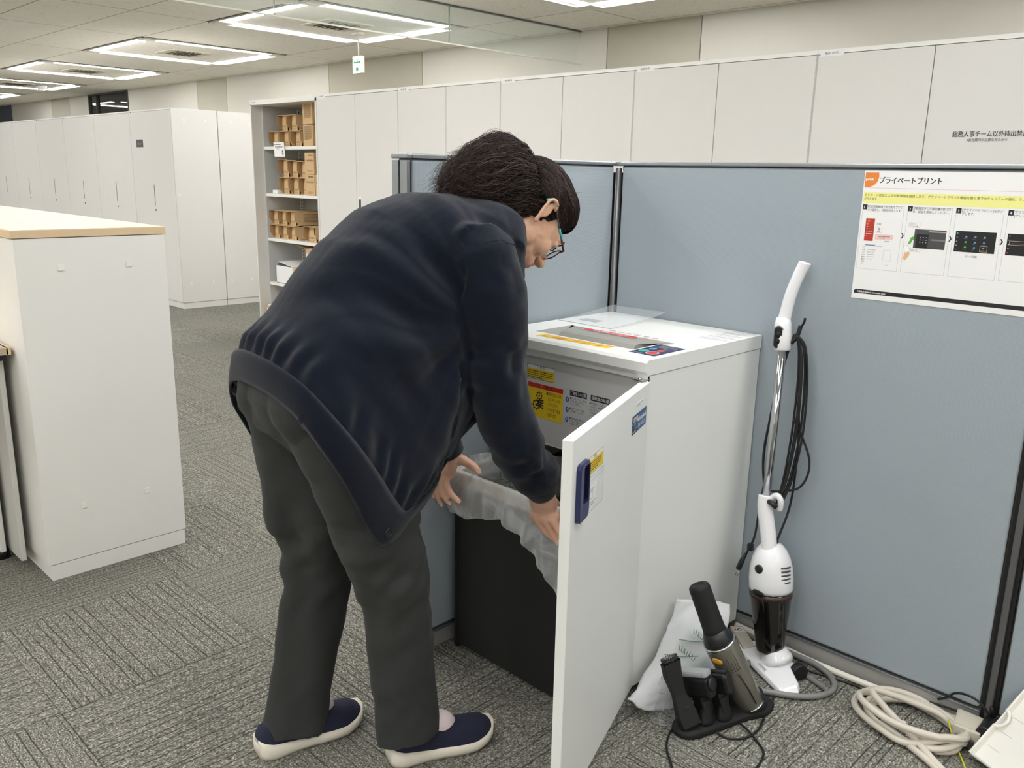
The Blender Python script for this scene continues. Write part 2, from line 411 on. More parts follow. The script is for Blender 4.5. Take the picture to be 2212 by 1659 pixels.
# ---------------------------------------------------------------- room shell
XL, XR, YF, YB, ZC = -20.8, 5.0, -5.2, 5.70, 2.40
struct(MB().box(XL, XR, YF, YB, -.1, 0, 'carpet').build('floor'))
struct(MB().box(XL-.2, XR+.2, YF-.2, YB+.2, ZC, ZC+.1, 'ceiling_board').build('ceiling'))
wb = MB(); seams = [-20.8, -19.75, -17.45, -16.55, -15.66, -14.03, -11.72, -10.9, -8.55, -6.93, -4.62, -3.75, 5.0]
kinds = ['g', 'w', 'b', 'w', 'O', 'w', 'b', 'w', 'b', 'w', 'b', 'w']
for a, b, k in zip(seams, seams[1:], kinds):
    mm = {'g': 'blue_grey', 'w': 'wall_paint', 'b': 'wall_beige', 'O': 'wall_paint'}[k]
    if k == 'O':
        wb.box(a, b, YB, YB+.12, 0, .9, mm); continue
    wb.box(a+.004, b-.004, YB, YB+.12, 0, ZC, mm)
wb.box(XL, XR, YB+.01, YB+.1, 0, .85, 'wall_seam')
for a in seams[1:-1]:
    wb.box(a-.004, a+.004, YB+.006, YB+.11, 0, ZC, 'wall_seam')
struct(wb.build('wall_back'))
wn = struct(MB().box(-15.66, -14.03, YB+.02, YB+.06, .9, ZC, 'window_dark').build('window_1'))
mb = MB()
mb.box(-15.66, -14.03, YB-.01, YB+.02, 2.375, ZC, 'machine_grey').box(-15.66, -15.63, YB-.01, YB+.02, .9, ZC, 'machine_grey').box(-14.055, -14.03, YB-.01, YB+.02, .9, ZC, 'machine_grey').box(-15.33, -15.29, YB-.01, YB+.02, .9, ZC, 'gap_dark')
mb.build('window_frame', wn)
for nm, a in (('wall_left', (XL-.12, XL, YF, YB, 0, ZC)), ('wall_right', (XR, XR+.12, YF, YB, 0, ZC)), ('wall_front', (XL, XR, YF-.12, YF, 0, ZC))):
    struct(MB().box(*a, 'wall_paint').build(nm))
struct(MB().box(XL, XR, YB-.012, YB, 0, .07, 'gap_dark').build('baseboard_back'))

# ---------------------------------------------------------------- ceiling lights
def light(x0, y0, label):
    S = 1.47; z = ZC; t = thing('ceiling_light', label, 'ceiling light', (x0+S/2, y0+S/2, z), 'square recessed ceiling lights')
    f = MB(); w0 = .17
    f.box(x0, x0+S, y0, y0+.012, z-.012, z-.0005, 'fixture_white').box(x0, x0+S, y0+S-.012, y0+S, z-.012, z-.0005, 'fixture_white')
    f.box(x0, x0+.012, y0, y0+S, z-.012, z-.0005, 'fixture_white').box(x0+S-.012, x0+S, y0, y0+S, z-.012, z-.0005, 'fixture_white')
    for cx in (x0, x0+S-w0):
        for cy in (y0, y0+S-w0): f.box(cx+.02, cx+w0-.02, cy+.02, cy+w0-.02, z-.014, z-.0005, 'fixture_white')
    f.box(x0-.014, x0, y0-.014, y0+S+.014, z-.003, z-.0005, 'gap_dark').box(x0+S, x0+S+.014, y0-.014, y0+S+.014, z-.003, z-.0005, 'gap_dark').box(x0, x0+S, y0-.014, y0, z-.003, z-.0005, 'gap_dark').box(x0, x0+S, y0+S, y0+S+.014, z-.003, z-.0005, 'gap_dark')
    f.build('frame', t)
    d = (w0, S-w0)
    for k, (a, b, c, e) in enumerate(((d[0], d[1], .05, .13), (d[0], d[1], S-.13, S-.05), (.05, .13, d[0], d[1]), (S-.13, S-.05, d[0], d[1]))):
        m = MB()
        if k < 2:
            pr = [(x0+a, y0+c, z-.001), (x0+a, y0+(c+e)/2, z-.014), (x0+a, y0+e, z-.001)]; m.prism(pr, (b-a, 0, 0), 'tube_light')
        else:
            pr = [(x0+a, y0+c, z-.001), (x0+(a+b)/2, y0+c, z-.014), (x0+b, y0+c, z-.001)]; m.prism(pr, (0, e-c, 0), 'tube_light')
        m.build('light_tube', t)
    v = MB(); cx, cy = x0+S/2, y0+S/2
    v.box(cx-.21, cx+.21, cy-.21, cy+.21, z-.012, z-.0005, 'vent_beige')
    for i in range(-3, 4):
        v.obox((cx-.15, cy+i*.04-.012, z-.02), (.3, 0, 0), (0, .012, .008), (0, 0, .003), 'gap_dark')
    v.build('air_vent', t)
rows = [3.53, .82, -1.89, -4.6]
names_x = {1: 'largest one above the cabinets', 2: 'second behind it', 3: 'third behind it', 4: 'fourth along', 5: 'fifth along the far end'}
LBL = {(1, 0): 'large square ceiling light frame above the far cabinets, nearest and biggest of the row', (2, 0): 'square ceiling light frame just left of the biggest one', (3, 0): 'square ceiling light frame third from the right in the receding row',
       (4, 0): 'square ceiling light frame behind the small round smoke detector', (0, 0): 'ceiling light frame cut by the top edge of the photo, above the glass smoke screen', (5, 0): 'farthest square ceiling light frame at the left edge of the photo',
       (1, 1): 'ceiling light frame at the top left corner of the photo'}
for i in range(-2, 6):
    for j, y0 in enumerate(rows):
        if j >= 2 and i > 3: continue
        light(-4.24-2.75*i, y0, LBL.get((i, j), 'square recessed ceiling light outside the edges of the photo'))

# hanging smoke screen of clear glass
t = thing('glass_smoke_screen', 'clear glass smoke screen hanging from the ceiling above the cabinets', 'glass screen', (-4.9, 3.8, ZC))
js = [5.695, 4.276, 2.897, 1.5, .1, -1.3]
for a, b in zip(js, js[1:]):
    MB().box(-4.903, -4.897, b+.003, a-.003, 2.145, ZC-.001, 'screen_glass').build('glass_pane', t)
MB().box(-4.906, -4.894, js[-1], js[0], 2.137, 2.146, 'fixture_white').build('bottom_rail', t)
for a in js[1:-1]: MB().box(-4.904, -4.896, a-.004, a+.004, 2.146, ZC-.002, 'glass_edge').build('joint', t)
MB().box(-4.91, -4.89, js[-1], js[0], ZC-.012, ZC-.0005, 'aluminium_dark').build('top_rail', t)
# exit sign
t = thing('exit_sign', 'small green and white emergency exit sign hanging from the ceiling', 'exit sign', (-6.45, 4.6, ZC))
MB().box(-6.53, -6.40, 4.60, 4.63, 2.07, 2.21, 'fixture_white').build('housing', t, .003)
pr = Print((-6.528, 4.60, 2.072), (1, 0, 0), (0, 0, 1), .002)
pr.base(0, 0, .126, .136, 'sign_light'); pr.rect(.022, .082, .104, .092, 'sign_green')
pr.poly([(.012, .087), (.034, .107), (.034, .067)], 'sign_green').poly([(.114, .087), (.092, .067), (.092, .107)], 'sign_green')
pr.disc(.063, .106, .008, 'sign_green').poly([(.056, .098), (.07, .098), (.074, .064), (.064, .08), (.052, .062)], 'sign_green').rect(.045, .018, .08, .045, 'sign_green')
pr.build('sign_face', t)
MB().cyl((-6.465, 4.615, 2.21), (-6.465, 4.615, ZC-.001), .006, 'fixture_white').box(-6.52, -6.41, 4.585, 4.645, ZC-.02, ZC-.001, 'fixture_white').build('bracket', t)
t = thing('smoke_detector', 'small round white smoke detector on the ceiling at the far left', 'smoke detector', (-14.5, 4.62, ZC))
MB().lathe((-14.5, 4.62, ZC-.001), (0, 0, -1), [(0, .075), (.03, .075), (.04, .06)], 'detector_white').build('detector_base', t)
MB().lathe((-14.5, 4.62, ZC-.04), (0, 0, -1), [(0, .05), (.03, .05), (.045, .03), (.047, .001)], 'detector_white').build('detector_dome', t)
t = thing('ceiling_speaker', 'round flat ceiling speaker beside the biggest light frame', 'speaker', (-6.0, 3.35, ZC))
p0 = Vector((-5.72, 3.50, ZC))
MB().lathe(p0, (0, 0, -1), [(.0005, .085), (.008, .083), (.01, .07), (.006, .068), (.006, .03), (.012, .028), (.013, .001)], 'fixture_white').build('speaker_grille', t)

# ---------------------------------------------------------------- tall storage cabinets
HC = 1.752
def door_slab(x0, x1, y, z0, z1, m='steel_white'):
    return MB().box(x0, x1, y-.018, y, z0, z1, m)
def wall_cabinet(x0, Y, label, w=.9, plate=True, tagtext=None):
    x1 = x0+w; t = thing('storage_cabinet', label, 'cabinet', (x0+w/2, Y+.22, 0), 'tall white cabinets in the long row')
    b = MB().box(x0+.003, x1-.003, Y+.02, Y+.43, .06, HC-.016, 'gap_dark'); b.box(x0+.001, x1-.001, Y-.001, Y+.43, HC-.016, HC, 'steel_white_edge')
    b.box(x0+.001, x0+.003, Y+.001, Y+.43, .06, HC-.016, 'steel_white').box(x1-.003, x1-.001, Y+.001, Y+.43, .06, HC-.016, 'steel_white')
    b.build('cabinet_body', t)
    MB().box(x0+.002, x1-.002, Y+.012, Y+.42, 0, .06, 'steel_white').build('plinth', t)
    for a, c in ((x0+.004, x0+w/2-.0015), (x0+w/2+.0015, x1-.004)):
        d = door_slab(a, c, Y+.018, .062, HC-.018).build('door', t, .0015)
    h = MB().box(x0+w/2+.02, x0+w/2+.06, Y-.003, Y+.001, .86, 1.09, 'steel_white_edge').box(x0+w/2+.028, x0+w/2+.052, Y-.0035, Y-.002, .90, 1.07, 'machine_grey')
    h.build('handle', t)
    if tagtext:
        p = Print((x0+.012, Y-.0005, HC-.026), (1, 0, 0), (0, 0, 1)); p.base(0, 0, .098, .024, 'sticker_white'); p.text(tagtext, .02, .008, .008, 'ink', .055); p.build('name_label', t)
    return t
Yw = 3.428; X0 = -6.205
seat = ['tall white two-door cabinet directly right of the open box shelves', 'tall white cabinet behind the end of the blue partition',
        'tall white cabinet above the person\'s ponytail, third right of the open shelves', 'tall white cabinet above the partition corner, fourth right of the shelves',
        'tall white cabinet between the partition corner and the lettered one', 'tall white cabinet with black lettering on its right door', 'tall white cabinet right of the lettered one, outside the photo']
tags = ['文具庫', '消耗品庫', '消耗品庫', '消耗品｜総務人事T', '備品庫｜持出不可', '備品庫｜持出不可', None]
cabs = []
for i in range(6):
    tg = ['文具庫', '消耗品庫', '書類保管T', '消耗品 総務人事T', '備品庫｜持出不可', '備品庫'][i]
    x0 = X0+.9*(i+1)
    # the label shown at the left of each unit
    lab = {0: '消耗品庫', 1: '書類庫', 2: '書類保管T', 3: '消耗品｜総務人事T', 4: None, 5: None}
    cabs.append(wall_cabinet(x0, Yw, seat[i], tagtext={0: '文具庫', 1: '書類庫', 2: '書類保管庫', 3: '備品庫総務人事T', 4: '備品庫｜持出不可', 5: None}[i]))
p = Print((-1.157, Yw-.0005, 1.414), (1, 0, 0), (0, 0, 1), .0004)
p.base(0, -.002, .001, -.001, 'steel_white'); p.text('総務人事チーム以外持出禁止', 0, 0, .017, 'ink', .247, fat=.0003); p.text('※会社案内が必要な方のみ可', .050, -.0165, .009, 'ink', .134)
p.build('door_lettering', cabs[4])

# the open shelf cabinet with the toner boxes
xa, xb = X0, X0+.9
t = thing('shelf_cabinet', 'tall white open shelf cabinet filled with brown toner boxes', 'shelf', (xa+.45, Yw+.22, 0))
b = MB()
b.box(xa, xa+.012, Yw, Yw+.43, .0, HC-.02, 'steel_white').box(xb-.02, xb-.001, Yw, Yw+.43, .0, HC-.02, 'steel_white')
b.box(xa+.012, xb-.02, Yw+.415, Yw+.43, .0, HC-.02, 'cabinet_inside').box(xa, xb-.001, Yw, Yw+.43, HC-.035, HC, 'steel_white_edge')
b.box(xa+.012, xa+.03, Yw+.085, Yw+.415, .06, HC-.035, 'cabinet_inside').box(xa+.012, xb-.02, Yw+.03, Yw+.415, 0.0, .06, 'steel_white')
b.build('cabinet_body', t)
p = Print((xa+.006, Yw-.0005, HC-.028), (1, 0, 0), (0, 0, 1)); p.base(0, 0, .11, .022, 'sticker_white'); p.text('文具庫', .02, .007, .009, 'ink', .05); p.build('name_label', t)
SH = [1.419, 1.071, .730, .385]
for z in SH: MB().box(xa+.03, xb-.02, Yw+.085, Yw+.41, z-.022, z, 'steel_white_edge').build('shelf_board', t, .001)
r = MB()
for xx in (xa+.03,):
    r.box(xx+.0, xx+.004, Yw+.385, Yw+.41, .06, HC-.04, 'steel_white_edge')
    for k in range(60): r.box(xx+.004, xx+.0045, Yw+.392, Yw+.402, .09+k*.027, .1+k*.027, 'gap_dark')
r.build('shelf_rail', t)
def printed(mb_parent, x0, x1, y, z0, z1, kind):
    p = Print((x0, y, z0), (1, 0, 0), (0, 0, 1), .0003); w_, h_ = x1-x0, z1-z0
    if kind == 'list': p.scribble(w_*.15, h_*.3, w_*.88, h_*.95, 16, 'cardboard_print', .5)
    elif kind == 'brand':
        p.text('KYOCERA', w_*.12, h_*.60, h_*.085, 'cardboard_print', w_*.8, fat=.0006); p.rect(w_*.35, h_*.86, w_*.9, h_*.91, 'cardboard_print'); p.scribble(w_*.25, h_*.1, w_*.85, h_*.2, 3, 'cardboard_print', .4)
    elif kind == 'tk':
        p.text('TK-8316', w_*.1, h_*.26, h_*.13, 'cardboard_print', w_*.75); p.text('C-Y', w_*.2, h_*.05, h_*.12, 'cardboard_print', w_*.5)
    return p.build('printing', mb_parent)
def tall_box(x0, x1, y, z0, z1, kind, label, grp):
    o = MB().box(x0, x1, y, y+.20, z0+.0008, z1, 'cardboard').build('cardboard_box', None, .0015)
    tag(o, label, 'box', grp); printed(o, x0, x1, y-.0004, z0, z1, kind); return o
def open_box(x0, w_, y, z0, h_, label, grp, dep=.27, notch=True):
    """toner carton lying on its side, its front end cut open with slanting side flaps"""
    tk = .003; o = thing('toner_carton', label, 'box', (x0+w_/2, y+dep/2, z0+.0008), grp); z0 += .0008; z1 = z0+h_
    b = MB()
    b.box(x0, x0+w_, y+.03, y+dep, z0, z0+tk, 'cardboard').box(x0, x0+w_, y+.0, y+dep, z1-tk, z1, 'cardboard').box(x0, x0+w_, y+dep-tk, y+dep, z0, z1, 'cardboard')
    for xx in (x0, x0+w_-tk):
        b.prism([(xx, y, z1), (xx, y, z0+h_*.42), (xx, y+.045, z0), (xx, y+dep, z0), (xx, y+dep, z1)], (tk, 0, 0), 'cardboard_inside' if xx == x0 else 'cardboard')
    b.build('carton', o)
    f = MB()
    if notch:
        f.prism([(x0+w_*.22, y+.028, z0), (x0+w_*.78, y+.028, z0), (x0+w_*.78, y+.028, z0+h_*.42), (x0+w_*.62, y+.028, z0+h_*.5), (x0+w_*.62, y+.028, z1-tk), (x0+w_*.3, y+.028, z1-tk), (x0+w_*.22, y+.028, z0+h_*.4)], (0, .003, 0), 'cardboard')
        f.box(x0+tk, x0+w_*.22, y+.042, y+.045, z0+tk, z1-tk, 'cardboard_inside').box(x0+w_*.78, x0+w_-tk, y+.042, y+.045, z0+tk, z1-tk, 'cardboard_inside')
    f.build('inner_flap', o)
    p = Print((x0+w_*.16, y+.0265, z0), (1, 0, 0), (0, 0, 1), .0003); p.text('TK-8316', w_*.08, h_*.24, h_*.12, 'cardboard_print', w_*.5); p.text('C-Y', w_*.15, h_*.06, h_*.11, 'cardboard_print', w_*.35); p.build('printing', o)
    q = Print((x0+w_+.0004, y+.07, z0), (0, 1, 0), (0, 0, 1), .0003); q.scribble(.01, h_*.2, dep*.55, h_*.85, 8, 'cardboard_print', .5); q.build('side_printing', o)
    return o
ys = Yw+.10
g0 = 'toner cartons on the top shelf'
z = SH[0]
open_box(-6.155, .128, ys+.02, z, .112, 'open toner carton at the left end of the top shelf, lower row', g0)
open_box(-6.024, .128, ys+.03, z, .112, 'open toner carton behind the small white notice on the top shelf', g0)
open_box(-5.893, .13, ys+.05, z, .112, 'open toner carton on the top shelf board right of the notice', g0, dep=.24)
open_box(-6.03, .128, ys+.02, z+.114, .112, 'open toner carton stacked on top shelf, left of the upper two', g0)
open_box(-5.895, .13, ys+.02, z+.114, .112, 'open toner carton stacked on top shelf, right of the upper two', g0)
tall_box(-5.625, -5.50, ys-.01, z, z+.148, 'list', 'upright brown carton with printed list standing on the top shelf', g0)
tall_box(-5.625, -5.50, ys-.01, z+.150, z+.298, 'list', 'upright brown carton with printed list, topmost on the top shelf', g0)
tall_box(-5.495, -5.37, ys+.005, z, z+.148, 'list', 'upright brown carton at the right end of the top shelf, lower', g0)
tall_box(-5.495, -5.37, ys+.005, z+.150, z+.298, 'list', 'upright brown carton at the right end of the top shelf, upper', g0)
g1n = 'toner cartons on the second shelf'; z = SH[1]
for k, nm in enumerate(('left', 'middle', 'right')):
    open_box(-6.005+k*.131, .127, ys+.0+k*.005, z, .122, 'open toner carton, %s of the lower row on the second shelf' % nm, g1n)
    open_box(-6.012+k*.131, .127, ys+.005, z+.124, .132-.008*k, 'open toner carton, %s of the upper row on the second shelf' % nm, g1n)
tall_box(-5.61, -5.49, ys-.015, z, z+.150, 'brand', 'upright brown carton with maker name, lower one on the second shelf', g1n)
tall_box(-5.61, -5.49, ys-.015, z+.152, z+.302, 'brand', 'upright brown carton with maker name, upper one on the second shelf', g1n)
tall_box(-5.485, -5.37, ys-.01, z, z+.150, 'brand', 'upright brown carton at the right end of the second shelf', g1n)
g2 = 'toner cartons on the third shelf'; z = SH[2]
for k, nm in enumerate(('left', 'middle', 'right')):
    open_box(-6.165+k*.122, .12, ys+.0, z, .104, 'open toner carton, %s of the lower row on the third shelf' % nm, g2)
    open_box(-6.17+k*.122, .12, ys+.0, z+.106, .108, 'open toner carton, %s of the upper row on the third shelf' % nm, g2, dep=.29)
open_box(-5.66, .17, ys-.02, z, .115, 'open toner carton by itself at the right of the third shelf', g2)
t2 = thing('open_carton', 'white open carton with raised flaps on the fourth shelf', 'box', (-5.98, ys+.1, SH[3]))
z = SH[3]+.001
b = MB(); 
for a in ((-6.1, -6.097, ys, ys+.2), (-5.86, -5.857, ys, ys+.2), (-6.1, -5.857, ys, ys+.003), (-6.1, -5.857, ys+.197, ys+.2)): b.box(*a, z, z+.135, 'paper_white')
b.box(-6.1, -5.857, ys, ys+.2, z, z+.003, 'paper_white').build('carton', t2)
f = MB().obox((-6.097, ys, z+.135), (.05, 0, .035), (0, .2, 0), (0, 0, .002), 'paper_white').obox((-5.86, ys, z+.135), (-.2, 0, .03), (0, .2, 0), (0, 0, .002), 'paper_white'); f.build('flap', t2)
MB().box(-5.83, -5.856, ys+.0, ys+.18, z, z+.12, 'cardboard')
tag(MB().box(-5.85, -5.60, ys-.005, ys+.2, z, z+.13, 'cardboard').build('cardboard_box', None, .001), 'plain brown carton beside the white open carton', 'box')
t3 = thing('open_carton', 'brown carton with splayed lid on the pile behind the person\'s back', 'box', (-5.6, ys+.15, z+.14))
MB().box(-5.70, -5.45, ys+.02, ys+.25, z+.134, z+.29, 'cardboard').build('carton', t3, .001)
MB().obox((-5.70, ys+.02, z+.292), (-.14, 0, .012), (0, .22, 0), (0, 0, .003), 'cardboard').obox((-5.62, ys-.05, z+.296), (.2, 0, -.005), (0, .28, 0), (0, 0, .003), 'cardboard').build('flap', t3)
p = Print((-5.685, ys+.019, z+.19), (1, 0, 0), (0, 0, 1)); p.base(0, 0, .08, .065, 'sticker_white'); p.scribble(.008, .01, .07, .055, 4, 'ink_grey'); p.build('address_label', t3)
z = .062
for k, (a, bb, zz, hh, lb) in enumerate(((-6.17, -5.85, z, .05, 'flat brown carton lowest in the open shelf cabinet'), (-6.17, -5.88, z+.052, .085, 'labelled brown carton under the white papers at the cabinet bottom'))):
    o = MB().box(a, bb, Yw+.04, Yw+.32, zz, zz+hh, 'cardboard').build('cardboard_box', None, .001); tag(o, lb, 'box')
    if k: p = Print((a+.01, Yw+.0395, zz+.02), (1, 0, 0), (0, 0, 1)); p.base(0, 0, .09, .05, 'sticker_white'); p.scribble(.008, .01, .08, .04, 3, 'ink_grey'); p.build('address_label', o)
o = MB().box(-6.13, -5.90, Yw+.035, Yw+.3, .2005, .214, 'paper_white').build('paper_stack', None, .001); tag(o, 'white paper pad with a blue mark lying on the lowest carton', 'paper')
MB().box(-6.0, -5.95, Yw+.06, Yw+.12, .214, .2145, 'blue').build('blue_mark', o)
tag(MB().box(-6.09, -5.8, ys+.05, ys+.3, .2165, .37, 'cardboard').build('cardboard_box', None, .001), 'brown carton under the fourth shelf board', 'box')
o = MB().lathe((-6.035, ys+.06, SH[1]+.001), (0, 0, 1), [(0, .014), (.075, .014), (.085, .009), (.105, .009), (.106, .001)], 'green').build('glue_bottle'); tag(o, 'small green bottle standing left of the cartons on second shelf', 'bottle')
o = MB().box(-6.10, -6.03, ys+.0, ys+.05, SH[1]+.001, SH[1]+.028, 'sticker_white').build('small_box', None, .001); tag(o, 'tiny white box on the second shelf beside the cartons', 'box')
pt = Print((-6.015, Yw+.08, 1.345), (1, 0, 0), (-.0, -.06, 1), .001); pt.base(0, 0, .15, .105, 'print_white')
pt.scribble(.012, .085, .138, .095, 1, 'ink').scribble(.02, .068, .138, .078, 1, 'ink').scribble(.04, .055, .1, .062, 1, 'ink_grey').disc(.122, .028, .011, 'cardboard_print', .02).disc(.122, .026, .006, 'skin_print', .01)
tag(pt.build('paper_notice'), 'small white rounded notice taped to the edge of the top shelf', 'notice')

# far block of single cabinets (door faces and end panels)
Xf = -7.58; wf = .877
far_lbl = ['tall white cabinet with a small black sticker, at the corner of the far block', 'second cabinet from the corner in the far block', 'third cabinet from the corner in the far block', 'fourth cabinet from the corner in the far block', 'fifth cabinet from the corner in the far block', 'leftmost cabinet of the far block at the photo\'s left edge']
def far_cabinet(x1, label, sticker=False):
    x0 = x1-wf; t = thing('storage_cabinet', label, 'cabinet', (x1-wf/2, Yw+.21, 0), 'cabinets of the far block')
    MB().box(x0+.001, x1, Yw+.02, Yw+.425, .055, HC-.012, 'steel_white').box(x0+.001, x1, Yw, Yw+.425, HC-.012, HC, 'steel_white_edge').build('cabinet_body', t)
    MB().box(x0+.001, x1, Yw+.008, Yw+.425, 0, .053, 'steel_white').build('plinth', t)
    for a, c in ((x0+.0025, x1-.0025),): MB().box(a, c, Yw, Yw+.019, .057, HC-.014, 'steel_white').build('door', t, .001)
    MB().box(x0+wf/2-.003, x0+wf/2+.017, Yw-.002, Yw+.001, .905, 1.095, 'steel_white_edge').box(x0+wf/2+.001, x0+wf/2+.012, Yw-.0025, Yw, .91, 1.088, 'machine_grey').box(x0+wf/2-.02, x0+wf/2+.03, Yw-.003, Yw, 1.09, 1.1, 'cabinet_grey').build('handle', t)
    MB().cyl((x0+wf/2+.006, Yw-.002, .868), (x0+wf/2+.006, Yw+.001, .868), .009, 'machine_grey').build('lock', t)
    p = Print((x0+.012, Yw-.0003, HC-.024), (1, 0, 0), (0, 0, 1)); p.base(0, 0, .08, .02, 'sticker_white'); p.rect(.02, .006, .055, .014, 'navy_print'); p.build('name_label', t)
    if sticker:
        p = Print((-8.335, Yw-.0003, 1.427), (1, 0, 0), (0, 0, 1)); p.base(0, 0, .15, .068, 'machine_grey'); p.scribble(.02, .02, .12, .045, 2, 'ink_grey'); p.build('black_sticker', t)
    return t
fc = [far_cabinet(Xf-i*wf, far_lbl[i], i == 0) for i in range(6)]
def caps(par, pts, x):
    for y, z in pts: MB().box(x, x+.003, y-.009, y+.009, z-.009, z+.009, 'steel_white_edge').build('screw_cap', par, .001)
MB().box(Xf, Xf+.004, Yw+.003, Yw+.424, .057, HC-.002, 'steel_white').build('end_panel', fc[0])
caps(fc[0], [(3.542, 1.655), (3.738, 1.655), (3.514, .23), (3.728, .23), (3.459, 1.016)], Xf+.004)
t = thing('storage_cabinet', 'tall white cabinet backing onto the far block, its end panel beside the shelves', 'cabinet', (Xf-.4, 4.07, 0))
MB().box(Xf-.877, Xf, 3.859, 4.285, .055, HC, 'steel_white').build('cabinet_body', t, .001)
MB().box(Xf-.877, Xf-.002, 3.859, 4.28, 0, .053, 'steel_white').build('plinth', t)
MB().box(Xf, Xf+.004, 3.860, 4.285, .057, HC-.002, 'steel_white').build('end_panel', t)
caps(t, [(3.981, 1.655), (4.174, 1.655), (3.913, .23), (4.12, .23)], Xf+.004)

# low counter on the left
Xk, ya, yb, hk = -2.703, .744, 1.176, 1.067
cl = ['low white cabinet at the left whose end panel faces the camera', 'low white cabinet behind the nearest one under the wooden top', 'third low white cabinet under the wooden top']
for i in range(3):
    x1 = Xk-i*.9; t = thing('low_cabinet', cl[i], 'cabinet', (x1-.45, (ya+yb)/2, 0), 'low cabinets under the wooden counter top')
    MB().box(x1-.899, x1-.003, ya, yb, .052, 1.043, 'counter_white').build('cabinet_body', t, .0015)
    MB().box(x1-.899, x1-.002, ya+.006, yb-.004, 0, .05, 'counter_white').build('plinth', t)
    if i == 0:
        MB().box(Xk-.0035, Xk, ya, yb, .052, 1.043, 'counter_white').build('end_panel', t, .001)
        caps(t, [(.863, .957), (1.059, .957), (.861, .22), (1.056, .22)], Xk)
t = thing('counter_top', 'pale wooden counter top lying on the low white cabinets', 'counter top', (Xk-1.35, .96, 1.045))
MB().box(Xk-2.7, Xk+.004, ya-.006, yb+.004, 1.045, 1.0665, 'wood_edge').build('edge_band', t, .001)
MB().box(Xk-2.7, Xk+.003, ya-.005, yb+.003, 1.0666, 1.0676, 'wood_top').build('top_surface', t)
# desk beside it
t = thing('office_desk', 'white desk end beside the low cabinets at the left edge', 'desk', (-3.4, .4, 0))
MB().box(-4.2, -2.80, .0, .728, .70, .722, 'wood_top').build('desktop', t, .002)
MB().box(-4.2, -2.8, .722, .734, .70, .722, 'wood_edge').build('desk_edge', t)
MB().box(-3.6, -2.845, .706, .722, .03, .69, 'cabinet_grey').build('modesty_panel', t, .003)
MB().box(-3.6, -2.945, .675, .692, .035, .40, 'steel_white').build('side_panel', t, .003)
MB().box(-3.0, -2.80, .69, .72, .685, .70, 'black_plastic').build('bracket', t)
MB().cyl((-2.99, .69, 0.0), (-2.99, .69, .035), .02, 'black_plastic').build('foot', t)

# ---------------------------------------------------------------- partitions
Xc, Yp, HP = -1.611, 2.050, 1.29
def panel_x(x0, x1, y, thick, label):       # screen along X, visible face towards -Y
    t = thing('partition_panel', label, 'partition', ((x0+x1)/2, y+thick/2, 0), 'blue grey fabric partitions')
    MB().box(x0, x1, y+.012, y+thick-.012, .05, HP-.03, 'gap_dark').build('core', t)
    f = MB().box(x0+.004, x1-.004, y, y+.012, .056, HP-.0145, 'partition_fabric').build('fabric_face', t, .006, 3)
    MB().box(x0+.004, x1-.004, y+thick-.012, y+thick, .056, HP-.0145, 'partition_fabric').build('back_face', t, .004)
    r = MB().box(x0-.002, x1+.002, y-.004, y+thick+.004, HP-.0105, HP, 'aluminium').box(x0, x1, y+.006, y+thick-.006, HP-.027, HP-.0105, 'aluminium_dark'); r.build('top_rail', t, .003)
    MB().box(x0, x1, y+.001, y+thick-.001, 0, .046, 'base_metal').box(x0, x1, y-.002, y+thick, .044, .050, 'aluminium').build('base_rail', t, .001)
    return t
panel_x(Xc+.022, -.458, Yp, .055, 'wide blue grey partition with the poster, behind the shredder')
panel_x(-.424, 1.3, Yp, .055, 'blue grey partition right of the dark vertical post at the right edge')
def post(x, y, label, s=.015):
    t = thing('partition_post', label, 'post', (x, y, 0), 'partition posts')
    MB().box(x-.0165, x+.0165, y+.006, y+.05, 0, HP-.03, 'black_matte').build('post_core', t)
    MB().box(x-s/2, x+s/2, y-.002, y+.006, 0, HP-.018, 'aluminium_dark').build('cover_strip', t, .003)
    MB().box(x-.016, x+.016, y-.003, y+.056, HP-.011, HP+.001, 'aluminium').build('post_cap', t, .002)
post(-.441, Yp, 'dark vertical partition post near the right edge of the photo')
t = thing('partition_post', 'partition corner post behind the shredder', 'post', (Xc, Yp, 0), 'partition posts')
MB().box(Xc-.03, Xc+.02, Yp+.008, Yp+.054, 0, HP-.03, 'black_matte').build('post_core', t)
MB().cyl((Xc+.010, Yp+.004, 0), (Xc+.010, Yp+.004, HP-.018), .009, 'aluminium_dark').build('cover_strip', t)
MB().box(Xc-.055, Xc+.021, Yp-.002, Yp+.057, HP-.011, HP+.001, 'aluminium').build('post_cap', t, .002)
# left partition, along Y
t = thing('partition_panel', 'blue grey partition running away from the person, left of shredder', 'partition', (Xc-.027, 1.66, 0), 'blue grey fabric partitions')
y0 = 1.292
MB().box(Xc-.043, Xc-.012, y0, Yp-.006, .05, HP-.03, 'gap_dark').build('core', t)
MB().box(Xc-.012, Xc, y0+.004, Yp-.004, .056, HP-.0145, 'partition_fabric').build('fabric_face', t, .006, 3)
MB().box(Xc-.055, Xc-.043, y0+.004, Yp-.004, .056, HP-.0145, 'partition_fabric').build('back_face', t, .004)
MB().box(Xc-.058, Xc+.004, y0, Yp-.003, HP-.0105, HP, 'aluminium').box(Xc-.049, Xc-.006, y0, Yp, HP-.027, HP-.0105, 'aluminium_dark').build('top_rail', t, .003)
MB().box(Xc-.054, Xc-.001, y0, Yp, 0, .046, 'base_metal').box(Xc-.055, Xc+.002, y0, Yp, .044, .05, 'aluminium').build('base_rail', t, .001)
